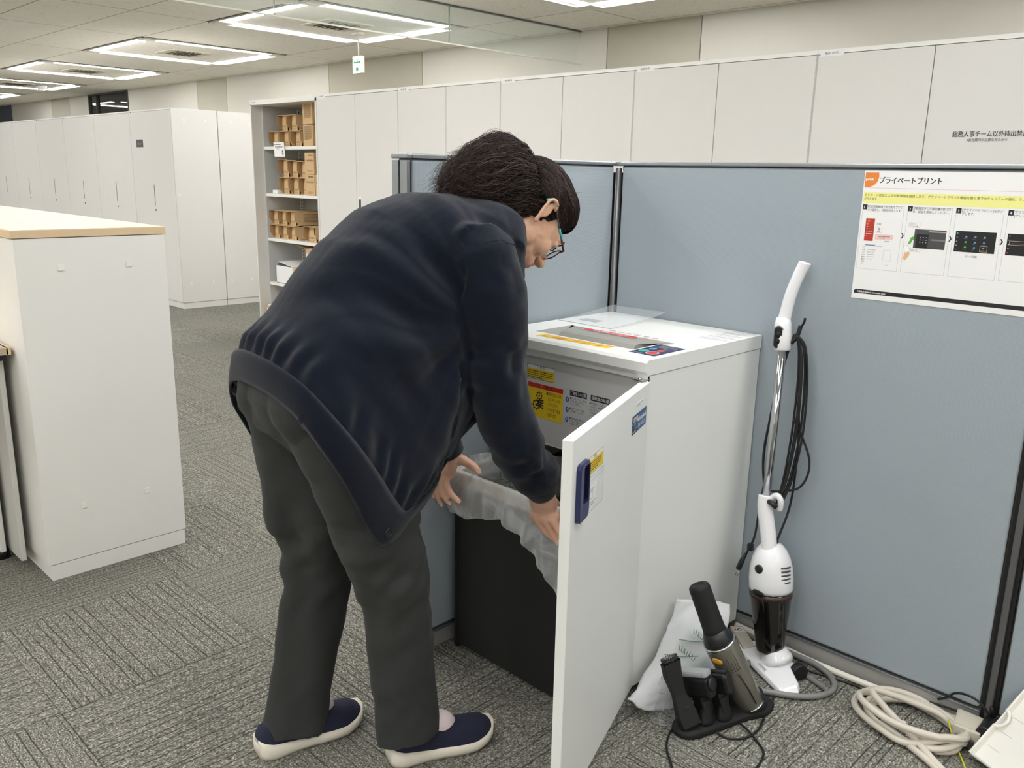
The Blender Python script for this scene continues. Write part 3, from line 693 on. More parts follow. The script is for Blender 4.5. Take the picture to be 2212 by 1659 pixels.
MB().box(Xc-.056, Xc-.033, 1.278, 1.288, 0, HP-.015, 'aluminium').box(Xc-.026, Xc+.0, 1.278, 1.288, 0, HP-.015, 'aluminium').box(Xc-.054, Xc-.002, 1.288, 1.292, 0, HP-.02, 'black_matte').build('end_post', t, .001)
MB().box(Xc-.058, Xc+.004, 1.276, 1.2915, HP-.0115, HP, 'aluminium').build('end_cap', t, .003)

# poster
p = Print((-.873, Yp-.0008, .976), (1, 0, 0), (0, 0, 1), .0005)
W_, H_ = .42, .297; p.base(0, 0, W_, H_, 'paper_white')
def R(x0, y0, x1, y1, m): p.rect(x0, H_-y1, x1, H_-y0, m)
pts = [(.002, H_-.003), (.032, H_-.003)]+[(.002+.032*math.cos(a), H_-.006-.031*math.sin(a)) for a in [0.0+.15*k for k in range(11)]]
p.poly([(.002, H_-.004), (.033, H_-.004), (.034, H_-.014), (.031, H_-.025), (.024, H_-.033), (.014, H_-.037), (.002, H_-.037)], 'orange')
p.text('print', .004, H_-.0215, .0065, 'print_white', .018, fat=.0003); p.text('プライベートプリント', .036, H_-.027, .0125, 'ink', .137, fat=.0005)
R(.003, .0385, .42, .0390, 'pink_line'); R(.003, .048, .41, .0735, 'pale_yellow')
p.text('ＩＣカード認証による印刷環境を提供します。プライベートプリント機能を使う事でセキュリティの強化、ミスプリントを防ぐこと', .006, H_-.0575, .0052, 'ink', .398); p.text('ができます', .005, H_-.066, .0052, 'ink', .029)
bt = [['PCの印刷画面で出力先のプリン', 'タを選択し、印刷指示をします。'], ['印刷指示をした複合機の前に行', 'き、認証を実施してください。'], ['[プライベートプリント]をタッ', 'プします。'], ['プリントしたい文書を選び、', '[プリント]を押します。']]
for k in range(4):
    x0 = .004+k*.1035; p.frame(x0, H_-.226, x0+.0955, H_-.078, .0005, 'ink_soft'); R(x0, .0765, x0+.0105, .0880, 'ink'); p.text('1234'[k], x0+.0032, H_-.0858, .0062, 'print_white', fat=.0002)
    p.text(bt[k][0], x0+.012, H_-.0835, .0050, 'ink', .080 if len(bt[k][0]) > 12 else .07); p.text(bt[k][1], x0+.012, H_-.091, .0050, 'ink', .078 if len(bt[k][1]) > 12 else (.062 if k == 3 else .026))
    if k < 3: p.poly([(x0+.0955, H_-.138), (x0+.0985, H_-.138), (x0+.102, H_-.144), (x0+.0985, H_-.150), (x0+.0955, H_-.150), (x0+.099, H_-.144)], 'ink')
R(.015, .108, .036, .160, 'brick_red'); R(.015, .149, .036, .1535, 'red'); p.disc(.022, H_-.114, .0035, 'red_orange')
for k in range(6): R(.018, .121+k*.0055, .0215+(.010 if k in (3, 4) else 0), .1217+k*.0055, 'print_white')
p.text('印刷', .041, H_-.1225, .0045, 'ink', .010); p.frame(.041, H_-.140, .055, H_-.1265, .0005, 'pink_line'); p.disc(.048, H_-.1315, .003, 'ink_soft'); p.scribble(.044, H_-.138, .052, H_-.1355, 1, 'ink_grey')
R(.041, .144, .081, .1555, 'pink_fill'); p.frame(.041, H_-.1555, .081, H_-.144, .0004, 'pink_line'); p.scribble(.048, H_-.153, .075, H_-.146, 2, 'ink_grey'); p.scribble(.064, H_-.159, .08, H_-.1572, 1, 'blue')
R(.020, .1688, .043, .1705, 'blue'); p.frame(.0185, H_-.172, .045, H_-.1675, .0004, 'pink_line'); p.scribble(.046, H_-.172, .062, H_-.170, 1, 'ink_soft')
p.scribble(.014, H_-.214, .021, H_-.170, 11, 'ink_grey', .35); p.scribble(.026, H_-.203, .045, H_-.176, 5, 'ink_soft', .3); p.frame(.064, H_-.204, .082, H_-.179, .0004, 'ink_soft'); p.frame(.069, H_-.2145, .077, H_-.2105, .0004, 'pink_line')
# step 2 picture
R(.129, .127, .197, .1695, 'machine_grey'); R(.134, .138, .16, .1685, 'screen_black'); R(.160, .130, .196, .1325, 'ink_soft'); R(.166, .1475, .196, .151, 'ink_grey')
for i in range(3):
    for j in range(3): p.disc(.143+i*.0065, H_-.145-j*.0055, .0012, 'ink_soft')
p.frame(.114, H_-.1235, .139, H_-.113, .0004, 'pink_line'); p.text('ICカード', .117, H_-.1175, .0032, 'ink', .012); p.text('リーダー部', .1155, H_-.1222, .0032, 'ink', .019)
p.frame(.121, H_-.1775, .146, H_-.171, .0004, 'pink_line'); p.text('ICカード', .1245, H_-.176, .0034, 'ink', .015)
p.poly([(.117, H_-.160), (.122, H_-.162), (.127, H_-.151), (.129, H_-.152), (.128, H_-.143), (.1195, H_-.148), (.1218, H_-.149)], 'green')
p.poly([(.108, H_-.167), (.118, H_-.163), (.124, H_-.177), (.113, H_-.182)], 'ink_soft'); p.poly([(.1085, H_-.1674), (.1178, H_-.1637), (.1234, H_-.1768), (.1133, H_-.1813)], 'print_white')
p.poly([(.109, H_-.196), (.116, H_-.197), (.122, H_-.187), (.124, H_-.181), (.120, H_-.179), (.117, H_-.182), (.112, H_-.183), (.111, H_-.19)], 'skin_print')
for x0 in (.2165, .320):
    R(x0, .1255, min(x0+.082, .4195), .1705, 'screen_black')
    for j, mm in enumerate(('teal', 'ink_grey', 'ink_soft', 'ink_soft', 'red')): p.disc(x0+.004, H_-.1305-j*.0088, .0014, mm)
for i in range(3):
    for j in range(3): p.rect(.237+i*.0185, H_-.139-j*.0115, .241+i*.0185, H_-.1355-j*.0115, [['blue_pale', 'green', 'green'], ['blue_pale', 'blue_pale', 'blue_pale'], ['ink_soft', 'blue_pale', 'green']][i][j]); p.scribble(.234+i*.0185, H_-.142-j*.0115, .244+i*.0185, H_-.1408-j*.0115, 1, 'ink_grey')
p.frame(.269, H_-.168, .284, H_-.1555, .0005, 'pink_fill'); p.text('[ホーム画面]', .2425, H_-.1812, .0038, 'ink', .023)
p.frame(.325, H_-.149, .41, H_-.1405, .0005, 'pink_fill'); p.scribble(.331, H_-.1465, .38, H_-.1445, 1, 'ink_grey')
p.poly([(.005, H_-.2845), (.005, H_-.279), (.009, H_-.275), (.42, H_-.275), (.42, H_-.2845)], 'ink'); p.text('FUJIFILM Business Innovation Corp.', .013, H_-.2818, .0043, 'print_white', .068, fat=.00015)
tag(p.build('poster'), 'white printing instructions poster taped to the blue grey partition', 'poster')

# ---------------------------------------------------------------- shredder
sx0, sx1, sy0, sy1, st, sl = -1.600, -1.096, 1.544, 2.046, .852, .817
t = shred = thing('paper_shredder', 'big white office paper shredder with its front door standing open', 'shredder', ((sx0+sx1)/2, (sy0+sy1)/2, 0))
b = MB()
b.box(sx0+.004, sx0+.018, sy0+.004, sy1, .03, sl-.002, 'shredder_white').box(sx1-.016, sx1-.002, sy0+.004, sy1, .03, sl-.002, 'shredder_white')
b.box(sx0+.018, sx1-.016, sy1-.015, sy1, .03, sl-.002, 'shredder_white').box(sx0+.018, sx1-.016, sy0+.01, sy1-.015, .03, .045, 'black_matte')
b.box(sx0+.018, sx1-.016, sy0+.03, sy1-.015, .60, .61, 'black_matte').box(sx0+.018, sx0+.021, sy0+.02, sy1-.015, .045, .6, 'black_matte').box(sx1-.019, sx1-.016, sy0+.02, sy1-.015, .045, .6, 'black_matte').box(sx0+.02, sx1-.02, sy1-.018, sy1-.015, .045, .6, 'black_matte')
b.build('body_shell', t, .0015)
ld = MB(); zc = st-.010     # lid: chamfered front edge, sloped hopper in the top
x0, x1, y0, y1 = sx0, sx1, sy0-.004, sy1
hx0, hx1, hy0, hy1 = -1.513, -1.196, 1.622, 1.765
prof = [(y0+.006, sl), (y0, sl+.008), (y0, st-.006), (y0+.006, st)]
ld.rings([[(x, a, z) for a, z in prof]+[(x, y1, st), (x, y1, sl)] for x in (x0, x0)], 'shredder_white', False, (False, False))
# outer skin
ld.add([(x, a, z) for x in (x0, x1) for a, z in prof+[(y1, st), (y1, sl)]], [(0, 1, 2, 3, 4, 5), (11, 10, 9, 8, 7, 6), (0, 6, 7, 1), (1, 7, 8, 2), (2, 8, 9, 3), (4, 10, 11, 5), (5, 11, 6, 0)], 'shredder_white')
T4 = [(x0, prof[3][0], st), (x1, prof[3][0], st), (x1, y1, st), (x0, y1, st)]; H4 = [(hx0, hy0, st), (hx1, hy0, st), (hx1, hy1, st), (hx0, hy1, st)]
ld.add(T4+H4, [(0, 1, 5, 4), (1, 2, 6, 5), (2, 3, 7, 6), (3, 0, 4, 7)], 'shredder_white')
ld.build('lid', t)
hp = MB()      # hopper: valley with a sloped cover towards the back
ix0, ix1, zf = -1.455, -1.215, st-.022
hp.add([(hx0, hy0, st), (hx1, hy0, st), (ix1, hy0+.006, zf), (ix0, hy0+.006, zf)], [(0, 1, 2, 3)], 'hopper_grey')
hp.add([(ix0, hy0+.006, zf), (ix1, hy0+.006, zf), (ix1, hy0+.022, zf), (ix0, hy0+.022, zf)], [(0, 1, 2, 3)], 'hopper_dark')
hp.add([(hx0, hy0, st), (ix0, hy0+.006, zf), (ix0, hy0+.022, zf), (hx0, hy1, st)], [(0, 1, 2, 3)], 'hopper_grey')
hp.add([(hx1, hy0, st), (hx1, hy1, st), (ix1, hy0+.022, zf), (ix1, hy0+.006, zf)], [(0, 1, 2, 3)], 'hopper_grey')
hp.build('hopper', t)
cv = MB(); sec = [(.022, st-.020), (.026, st-.006), (.036, st+.003), (.05, st+.005), (.1, st+.003), (.142, st)]
for i in range(len(sec)-1):
    a, b_ = sec[i], sec[i+1]
    f = lambda dy: .0 if dy < .06 else (dy-.05)/.093*.045
    cv.add([(ix0-f(a[0]), hy0+a[0], a[1]), (ix1+f(a[0]), hy0+a[0], a[1]), (ix1+f(b_[0]), hy0+b_[0], b_[1]), (ix0-f(b_[0]), hy0+b_[0], b_[1])], [(0, 1, 2, 3)], 'hopper_grey', True)
cv.add([(ix0, hy0+a, z) for a, z in sec]+[(hx0, hy1, st-.01)], [(0, 1, 2, 3, 4, 5, 6)], 'hopper_grey').add([(ix1, hy0+a, z) for a, z in sec][::-1]+[(hx1, hy1, st-.01)], [(0, 1, 2, 3, 4, 5, 6)], 'hopper_grey')
cv.build('hopper_cover', t)
p = Print((-1.443, 1.742, st+.0035), (1, 0, 0), (0, 1, -.02), .0004)
p.poly([(.006, -.020), (.169, -.020), (.175, -.012), (.175, 0), (.169, .006), (.006, .006), (0, 0), (0, -.014)], 'print_white'); p.poly([(.008, -.018), (.167, -.018), (.173, -.011), (.173, -.002), (.167, .004), (.008, .004), (.002, -.002), (.002, -.012)], 'red')
p.text('投入禁止スイッチ', .030, -.014, .013, 'print_white', .115, fat=.0004); p.build('red_label', t)
p = Print((-1.40, 1.764, st), (1, 0, 0), (0, 1, 0), .0004); p.base(0, 0, .175, .033, 'sticker_white')
for k in range(6): p.disc(.018+k*.027, .016, .009, 'red'); p.disc(.018+k*.027, .016, .0075, 'sticker_white'); p.rect(.011+k*.027, .015, .025+k*.027, .017, 'red'); p.rect(.014+k*.027, .011, .021+k*.027, .021, 'ink_soft')
p.text('注意', .075, .0265, .005, 'ink', .012); p.build('warning_pictogram_label', t)
p = Print((-1.468, 1.5765, st), (1, .03, 0), (0, 1, 0), .0004); p.base(0, 0, .224, .030, 'yellow'); p.rect(0, .027, .224, .030, 'red_orange')
for k, xx in enumerate((.02, .05, .064, .078, .12, .15, .19)): p.disc(xx, .013, .010, 'red_orange'); p.disc(xx, .013, .0085, 'yellow'); p.scribble(xx-.006, .009, xx+.006, .017, 3, 'cardboard_print')
p.build('yellow_warning_label', t)
p = Print((-1.189, 1.594, st), (1, 0, 0), (0, 1, 0), .0005); p.base(0, 0, .073, .128, 'navy_print')
p.disc(.018, .036, .012, 'teal', .014); p.disc(.020, .070, .009, 'blue_pale', .012); p.disc(.048, .028, .0155, 'print_white', .018); p.disc(.048, .028, .0135, 'red', .016); p.disc(.048, .062, .009, 'red_orange', .011)
p.text('NAKABAYASHI', .006, .006, .005, 'print_white', .03); p.scribble(.012, .090, .066, .122, 5, 'print_white', .22); p.scribble(.04, .078, .068, .086, 2, 'print_white', .25); p.build('control_panel', t)
for k in range(5):
    yy = 1.875+k*.035; p = Print((-1.190+k*.002, yy, st), (1, 0, 0), (0, 1, 0), .0003); p.base(0, 0, .085, .028, 'sticker_white'); p.rect(.004, .02, .080, .0225, 'ink_grey'); p.scribble(.006, .004, .078, .016, 3, 'ink_soft', .4); p.build('small_text_label', t)
fa = MB().box(sx0+.018, sx1-.020, 1.560, 1.575, .583, sl-.004, 'shredder_grey').box(sx0+.018, sx1-.020, 1.560, 1.60, .579, .583, 'shredder_white'); fa.build('front_fascia', t, .001)
MB().box(sx0+.004, sx1-.02, sy0+.006, sy0+.014, sl-.012, sl, 'shredder_white').box(sx1-.03, sx1-.002, sy0+.002, sy0+.012, .80, sl, 'shredder_white').build('front_frame', t)
yf = 1.560
p = Print((-1.480, yf, .745), (1, 0, 0), (0, 0, 1), .0005); p.base(0, 0, .094, .036, 'sticker_white'); p.rect(.001, .001, .093, .026, 'yellow'); p.frame(0, 0, .094, .036, .0009, 'ink')
p.text('⚠', .034, .0275, .007, 'amber', .007); p.text('警 告', .044, .0275, .007, 'ink', .016); p.scribble(.005, .003, .088, .024, 4, 'ink', .45); p.build('warning_sticker', t)
p = Print((-1.475, yf, .646), (1, 0, 0), (0, 0, 1), .0005); p.base(0, 0, .119, .088, 'yellow'); p.rect(0, .076, .119, .088, 'red'); p.text('⚠', .044, .0785, .007, 'yellow', .008); p.text('警 告', .060, .0785, .0075, 'ink', .024)
for l, tx in enumerate(('●機械内部には絶', '対に手を入れな', 'いでください。', 'けがを負う危険', 'があります。')): p.text(tx, .064+(.006 if l else 0), .0635-l*.0135, .0085, 'ink', (.049, .042, .036, .042, .030)[l])
for (cx, cy, rr) in ((.040, .057, .0115), (.030, .032, .014)):
    p.poly([(cx+(rr if k % 4 < 2 else rr*.78)*math.cos(2*PI*k/32), cy+(rr if k % 4 < 2 else rr*.78)*math.sin(2*PI*k/32)) for k in range(32)], 'ink'); p.disc(cx, cy, rr*.62, 'yellow'); p.disc(cx, cy, rr*.25, 'ink')
for k in range(4): p.poly([(.034, .030+k*.004), (.055, .024+k*.007), (.056, .027+k*.007), (.034, .034+k*.004)], 'ink')
p.build('danger_sticker', t)
p = Print((-1.3555, yf, .646), (1, 0, 0), (0, 0, 1), .0004); p.base(0, -.004, .200, .094, 'sticker_grey')
p.rect(.022, .078, .076, .092, 'ink'); p.text('ご使用上の注意', .0245, .0815, .0075, 'print_white', .049); p.rect(.088, .078, .146, .092, 'ink'); p.text('細断屑の処理', .091, .0815, .0075, 'print_white', .052)
tx = [('●ダストボックスは、奥に当', 'たるまで押し入れてセッ', 'トしてください。'), ('●電源プラグのアース線は', '必ず接続してください。', ''), ('●細断屑収納部に掃除など', 'で手を入れる場合は、必', 'ず電源プラグを抜いてくだ')]
for k in range(3):
    yy = .066-k*.0255; p.disc(.0145, yy, .0052, 'blue', .007); p.rect(.0137, yy-.001, .0153, yy+.005, 'print_white'); p.disc(.0145, yy-.0035, .0008, 'print_white')
    for l, q in enumerate(tx[k]):
        if q: p.text(q, .0225+(.002 if l else 0), yy+.003-l*.0068, .0048, 'ink', .0040*len(q))
for l in range(9): p.text(('●満杯検知ランプ点灯', 'だしたら、細断屑を', 'れないように、ダスト', 'クスを前に引き出し', 'すててください。', '', '●袋の交換は、', '袋をはずして', 'ください')[l] or '.', .085, .069-l*.0078, .0048, 'ink', .045)
p.build('instruction_sticker', t)
# hinge and door
MB().box(-1.128, -1.097, 1.528, 1.560, .806, .8085, 'chrome').cyl((-1.113, 1.540, .8085), (-1.113, 1.540, .811), .005, 'chrome').build('hinge', t, .001)
h0 = Vector((-1.096, 1.559, 0)); dd = Vector((.18, -.473, 0)).normalized(); nn = Vector((-dd.y, dd.x, 0)); dz = .0
o_ = h0-nn*.021+dd*.008+Vector((0, 0, .035))
door = MB().obox(o_, dd*.499, nn*.021, (0, 0, .7685), 'shredder_white').build('front_door', t, .0015)
base = h0+dd*0
def DP(u0, z0, th=.0005): return Print(base+dd*u0+Vector((0, 0, z0)), -dd, (0, 0, 1), th)
hd = MB()
def dp(u_, z_, h_): return base+dd*u_+nn*h_+Vector((0, 0, z_))
def rrect(u0, u1, z0, z1, r, n=5):
    out = []
    for cx, cz, a0 in ((u1-r, z1-r, 0), (u0+r, z1-r, 90), (u0+r, z0+r, 180), (u1-r, z0+r, 270)):
        for k in range(n+1): a = math.radians(a0+90*k/n); out.append((cx+r*math.cos(a), cz+r*math.sin(a)))
    return out
O4 = rrect(.430, .485, .640, .752, .012); I4 = rrect(.436, .464, .672, .744, .004)
n4 = len(O4)
hd.rings([[dp(a, c, .0) for a, c in O4], [dp(a, c, .007) for a, c in O4], [dp(a+(.4575-a)*.12, c+(.696-c)*.05, .009) for a, c in O4], [dp(a, c, .008) for a, c in I4]], 'navy_plastic', False, (False, False))
hd.rings([[dp(a, c, .008) for a, c in I4], [dp(a, c, .001) for a, c in I4]], 'navy_plastic_dark', False, (False, True))
hd.build('door_handle', door)
p = DP(.425, .712); p.base(0, 0, .09, .034, 'yellow'); p.rect(.0, .026, .09, .034, 'sticker_white'); p.text('警告', .035, .0275, .0055, 'ink', .014); p.scribble(.008, .005, .08, .024, 4, 'cardboard_print', .5); p.frame(0, 0, .09, .034, .0007, 'ink_grey'); p.build('warning_sticker', door)
p = DP(.426, .635); p.base(0, 0, .098, .071, 'clear_film'); p.frame(0, 0, .098, .071, .0011, 'clear_line'); p.poly([(.004, .004), (.055, .012), (.062, .056), (.004, .052)], 'paper_white'); p.scribble(.02, .042, .05, .048, 1, 'ink_soft'); p.frame(.018, .026, .036, .040, .0009, 'ink_grey'); p.scribble(.02, .012, .056, .022, 2, 'ink_grey', .4); p.rect(0, .062, .098, .0625, 'clear_line'); p.build('document_pocket', door)
p = DP(.120, .7665); p.base(0, 0, .07, .0105, 'sticker_white'); p.scribble(.01, .002, .06, .009, 2, 'ink_soft', .5); p.build('white_label', door)
p = DP(.138, .712); p.base(0, 0, .111, .041, 'navy_print2'); p.rect(0, 0, .042, .041, 'navy_print')
for k in range(5): p.poly([(.006+k*.006, .028-k*.0005), (.010+k*.006, .037), (.0125+k*.006, .037), (.0085+k*.006, .026)], 'print_white'); p.disc(.0125+k*.006, .0355, .0019, 'print_white')
p.poly([(.002, .022), (.005, .030), (.008, .030), (.006, .022)], 'print_white')
p.rect(.016, .018, .021, .024, 'teal').rect(.024, .018, .029, .024, 'teal').poly([(.024, .008), (.033, .010), (.033, .0145), (.028, .0145), (.028, .012), (.024, .011)], 'teal').rect(.004, .004, .03, .0055, 'print_white')
p.text('Nakabayashi', .038, .0215, .0115, 'print_white', .068, fat=.0004); p.text('SX-407CI', .048, .0065, .010, 'print_white', .05); p.build('brand_plate', door)
for cx, cy in ((sx1-.05, sy0+.05), (sx0+.05, sy0+.05), (sx1-.05, sy1-.05), (sx0+.05, sy1-.05)):
    MB().cyl((cx-.01, cy, .016), (cx+.01, cy, .016), .0155, 'black_plastic').box(cx-.012, cx+.012, cy-.012, cy+.012, .02, .032, 'black_plastic').build('caster', t)
# acrylic sheet lying on the lid against the screens
o = MB(); n = 10; R0 = []
for k in range(n+1):
    v_ = k/n; yy = 1.795+.245*v_; zz = st+.0012+.020*v_**1.5
    R0.append([(-1.590, yy, zz), (-1.404+.006*v_, yy, zz), (-1.404+.006*v_, yy, zz+.0014), (-1.590, yy, zz+.0014)])
o.rings(R0, 'clear_film', False); cs = o.build('clear_sheet'); tag(cs, 'clear plastic sheet lying on top of the shredder at its back left corner', 'plastic sheet')
MB().tube([(-1.590, 1.795, st+.002), (-1.404, 1.795, st+.002)], .0008, 'clear_line', 6).tube([R_[1] for R_ in R0], .0008, 'clear_line', 6).tube([(-1.398, 2.04, st+.0225), (-1.590, 2.04, st+.0225)], .0008, 'clear_line', 6).build('sheet_edge', cs)
MB().box(-1.56, -1.50, 1.85, 1.885, st+.0005, st+.0012, 'ink_soft').build('grey_strip', cs)

# ---------------------------------------------------------------- dust bin and bag
bx0, bx1, by0, by1, bz = -1.582, -1.128, 1.398, 1.86, .505
t = thing('dust_bin', 'tall black bin pulled half out of the shredder', 'bin', ((bx0+bx1)/2, 1.6, 0))
w_ = .006; b = MB()
for a in ((bx0+.012, bx0+.018, by0+.008, by1), (bx1-.018, bx1-.012, by0+.008, by1), (bx0+.018, bx1-.018, by0+.008, by0+.014), (bx0+.018, bx1-.018, by1-.006, by1)): b.box(*a, .012, bz-.036, 'black_matte')
b.box(bx0+.018, bx1-.018, by0+.014, by1-.006, .012, .018, 'black_matte').box(bx0+.002, bx0+.012, by0+.006, by1, .0, bz-.036, 'black_matte')
b.build('bin_body', t)
r = MB()
for a in ((bx0, bx0+.014, by0, by1), (bx1-.014, bx1, by0, by1), (bx0+.014, bx1-.014, by0, by0+.014), (bx0+.014, bx1-.014, by1-.014, by1)): r.box(*a, bz-.036, bz, 'strip_beige')
r.build('rim_frame', t, .002)
MB().cyl((bx0+.035, by0-.001, bz-.018), (bx0+.035, by0, bz-.018), .004, 'machine_grey').cyl((bx1-.035, by0-.001, bz-.018), (bx1-.035, by0, bz-.018), .004, 'machine_grey').build('rivet', t)
# plastic bag: lines the bin and hangs over its rim
def hsh(i, j, s=0.): return math.sin(i*12.9898+j*78.233+s*37.7)*43758.5453 % 1.0
def snoise(x, s=0.):
    i = math.floor(x); f = x-i; f = f*f*(3-2*f); return (hsh(i, 0, s)*(1-f)+hsh(i+1, 0, s)*f)*2-1
# perimeter positions of the rim, from the back left corner round the front to the back right
per = []
def seg(a, b, n):
    for k in range(n): per.append((a[0]+(b[0]-a[0])*k/n, a[1]+(b[1]-a[1])*k/n))
seg((bx0, by1), (bx0, by0), 40); seg((bx0, by0), (bx1, by0), 90); seg((bx1, by0), (bx1, by1), 40); seg((bx1, by1), (bx0, by1), 40)
NP = len(per)
def outn(i):
    a, b_ = per[(i-2) % NP], per[(i+2) % NP]; d = Vector((b_[0]-a[0], b_[1]-a[1], 0)).normalized(); return Vector((d.y, -d.x, 0))
cxm, cym = (bx0+bx1)/2, (by0+by1)/2
def drop(i):      # how far the bag hangs outside
    x_, y_ = per[i]
    if i < 40: return .05+.03*min(1, i/40)
    if i < 130:
        u_ = (i-40)/90.
        pts_ = [(0, .096), (.03, .112), (.12, .118), (.30, .100), (.42, .082), (.50, .094), (.62, .12), (.72, .165), (.82, .21), (.92, .25), (1.0, .26)]
        for (a, b_), (c, d_) in zip(pts_, pts_[1:]):
            if u_ <= c: return b_+(d_-b_)*(u_-a)/(c-a)
    if i < 170: return .26-.2*(i-130)/40
    return .06
bag = MB(); RR = []
prof_in = [(-.030, -.22), (-.022, -.12), (-.017, -.05), (-.014, -.010), (-.005, .0015), (.0, .004)]
def bulge(i): return .0015+.0025*abs(snoise(i*.23, 1))
for a, z_ in prof_in:
    ring = []
    for i in range(NP):
        n_ = outn(i); k_ = 1. if a < -.012 else .4
        q = Vector((per[i][0], per[i][1], bz+z_))+n_*(a+(snoise(i*.35, z_*90)*.006 if a < -.015 else 0))+Vector((0, 0, .0015*snoise(i*.4, 3)*(a > -.012)))
        ring.append(q)
    RR.append(ring)
NK = 16
for k in range(1, NK+1):
    v_ = k/NK; ring = []
    for i in range(NP):
        n_ = outn(i); x_, y_ = per[i]; d_ = drop(i)
        fold = (.012*snoise(i*.21+v_*1.2, 5)+.004*snoise(i*.45-v_*1.4, 9)+.0012*snoise(i*1.0+v_, 2))*(.12+v_*.9)
        out = .003+.006*v_+.007*math.sin(v_*PI*.9)*(.4+.6*abs(snoise(i*.12, 8)))+fold*.8
        if i < 40 or i >= 130: out = .004 if (y_ < 1.53 or i < 40) else .002
        if y_ > 1.53: d_ = .02; fold = 0; out = .0015
        sk = .004*snoise(i*.3+v_*3, 11)*v_
        dn = Vector((n_.y, -n_.x, 0))
        ring.append(Vector((x_, y_, bz+.003-d_*v_+.003*snoise(i*.22, 4)*v_))+n_*max(out, .0028)+dn*sk)
    RR.append(ring)
bag.rings(RR, 'bag_film', True, (False, False)); 
bo = bag.build('plastic_bag'); tag(bo, 'translucent plastic bag being fitted over the rim of the black bin', 'bag')
# the raised back flap of the bag with its green print
fl_ = MB(); rows_ = []
for k in range(11):
    v_ = k/10; rows_.append([Vector((bx0+.0+.02*u_/14+(.28*u_/14), 1.465+.10*math.sin(u_/14*2.2)+.10*(u_/14), .42+.115*v_-(.0 if u_ < 9 else .004*(u_-9))))+Vector((.004*snoise(u_*.8, k), .010*snoise(u_*.7+v_*2, 6), .004*snoise(u_*.9, 7)*v_)) for u_ in range(15)])
fl_.rings(rows_, 'bag_film', True, (False, False), closed=False); fo = fl_.build('bag_flap', bo)
p = Print((-1.512, 1.507, .447), (1, .9, .30), (-.25, -.1, 1), .0003)
p.text('ルにす', 0, .026, .022, 'bag_print_green', .072); p.text('てい市', .012, -.006, .022, 'bag_print_green', .078); p.rect(0, .0205, .08, .0222, 'bag_print_green'); p.build('green_print', bo)

# ---------------------------------------------------------------- stick vacuum cleaner
t = thing('stick_vacuum', 'white corded stick vacuum with a smoky dust cup leaning on the partition', 'vacuum cleaner', (-.94, 1.93, 0))
A = Vector((-.937, 1.94, .035)); B = Vector((-.998, 1.962, .448)); TT = Vector((-1.008, 1.992, .836))
nz = MB()
def npt(u_, v_, z_):   # nozzle frame: u along its length (left-back to right-front), v across
    eu = Vector((.205, -.115, 0)).normalized(); ev = Vector((.115, .205, 0)).normalized(); return Vector((-.921, 1.921, 0))+eu*u_+ev*v_+Vector((0, 0, z_))
outl = [(-.118, -.024), (-.108, -.040), (.112, -.040), (.124, -.030), (.126, .004), (.112, .016), (.045, .036), (.034, .056), (-.034, .056), (-.045, .036), (-.112, .016)]
R3 = []
for z_, s_ in ((.004, .99), (.018, 1.0), (.030, .94), (.034, .88)):
    R3.append([npt(a*s_, (b_-.003)*s_, z_ if z_ < .01 else z_*(.55+.45*max(0, min(1, (b_+.043)/.08)))) for a, b_ in outl])
nz.rings(R3, 'gloss_white', False); nz.build('floor_nozzle', t, .004, 3)
MB().lathe(npt(0, .02, .026), (A+Vector((0, 0, .05)))-npt(0, .02, .026), [(0, .042), (.012, .040), (.022, .034), (.03, .030)], 'gloss_white').build('nozzle_neck', t)
for sgn, q in ((1, .050), (-1, -.050)):
    MB().cyl(npt(q-.009*sgn, .050, .022), npt(q+.012*sgn, .050, .022), .0215, 'black_plastic', 24).build('wheel', t, .003)
ax = (Vector((-.955, 1.95, .207))-Vector((-.937, 1.94, .051))).normalized()
c0 = Vector((-.936, 1.940, .045))
MB().lathe(c0, ax, [(0, .034), (.004, .036), (.012, .037), (.06, .042), (.12, .050), (.150, .053), (.168, .0535)], 'smoke_black', 36, up=(0, 1, 0)).build('dust_cup', t)
MB().lathe(c0+ax*.150, ax, [(0, .0541), (.012, .0545)], 'hair_fine', 36, up=(0, 1, 0)).build('cup_band', t)
c1 = c0+ax*.168
bd = MB(); bd.lathe(c1, ax, [(-.002, .0535), (.006, .056), (.03, .0565), (.06, .054), (.085, .048), (.105, .039), (.120, .026), (.125, .010)], 'gloss_white', 36, up=(0, 1, 0)); 
body = bd.build('motor_body', t)
sid = Vector((.70, -.71, 0)); fr = Vector((.0, -1, 0))
vw = Vector((.80, -.60, 0)).normalized(); sd2 = Vector((vw.y, -vw.x, 0))*-1      # towards the viewer's side of the machine
for k in range(5):
    cen = c1+ax*(.050+k*.010-.012)+vw*.0545; MB().tube([cen+sd2*(.002)-vw*.0005, cen+sd2*.016-vw*.001, cen+sd2*.029-vw*.0058], .0022, 'machine_grey', 8).build('vent_slot', body)
pl = Vector((-.12, -.99, 0)).normalized(); tl_ = Vector((pl.y, -pl.x, 0))
MB().lathe(c1+ax*.066+pl*.049, pl, [(0, .0115), (.006, .0115), (.008, .009), (.0085, .001)], 'black_plastic', 20).build('power_switch', body)
MB().lathe(c1+ax*.003+pl*.0535, pl, [(0, .018), (.002, .018), (.003, .016), (.0032, .001)], 'black_plastic', 20, sy=.5).build('release_button', body)
MB().rings([[p_ for p_ in [c1+ax*.03+pl*.035+tl_*(-.026), c1+ax*.03+pl*.055, c1+ax*.03+pl*.035+tl_*.026]]]*2, 'gloss_white')
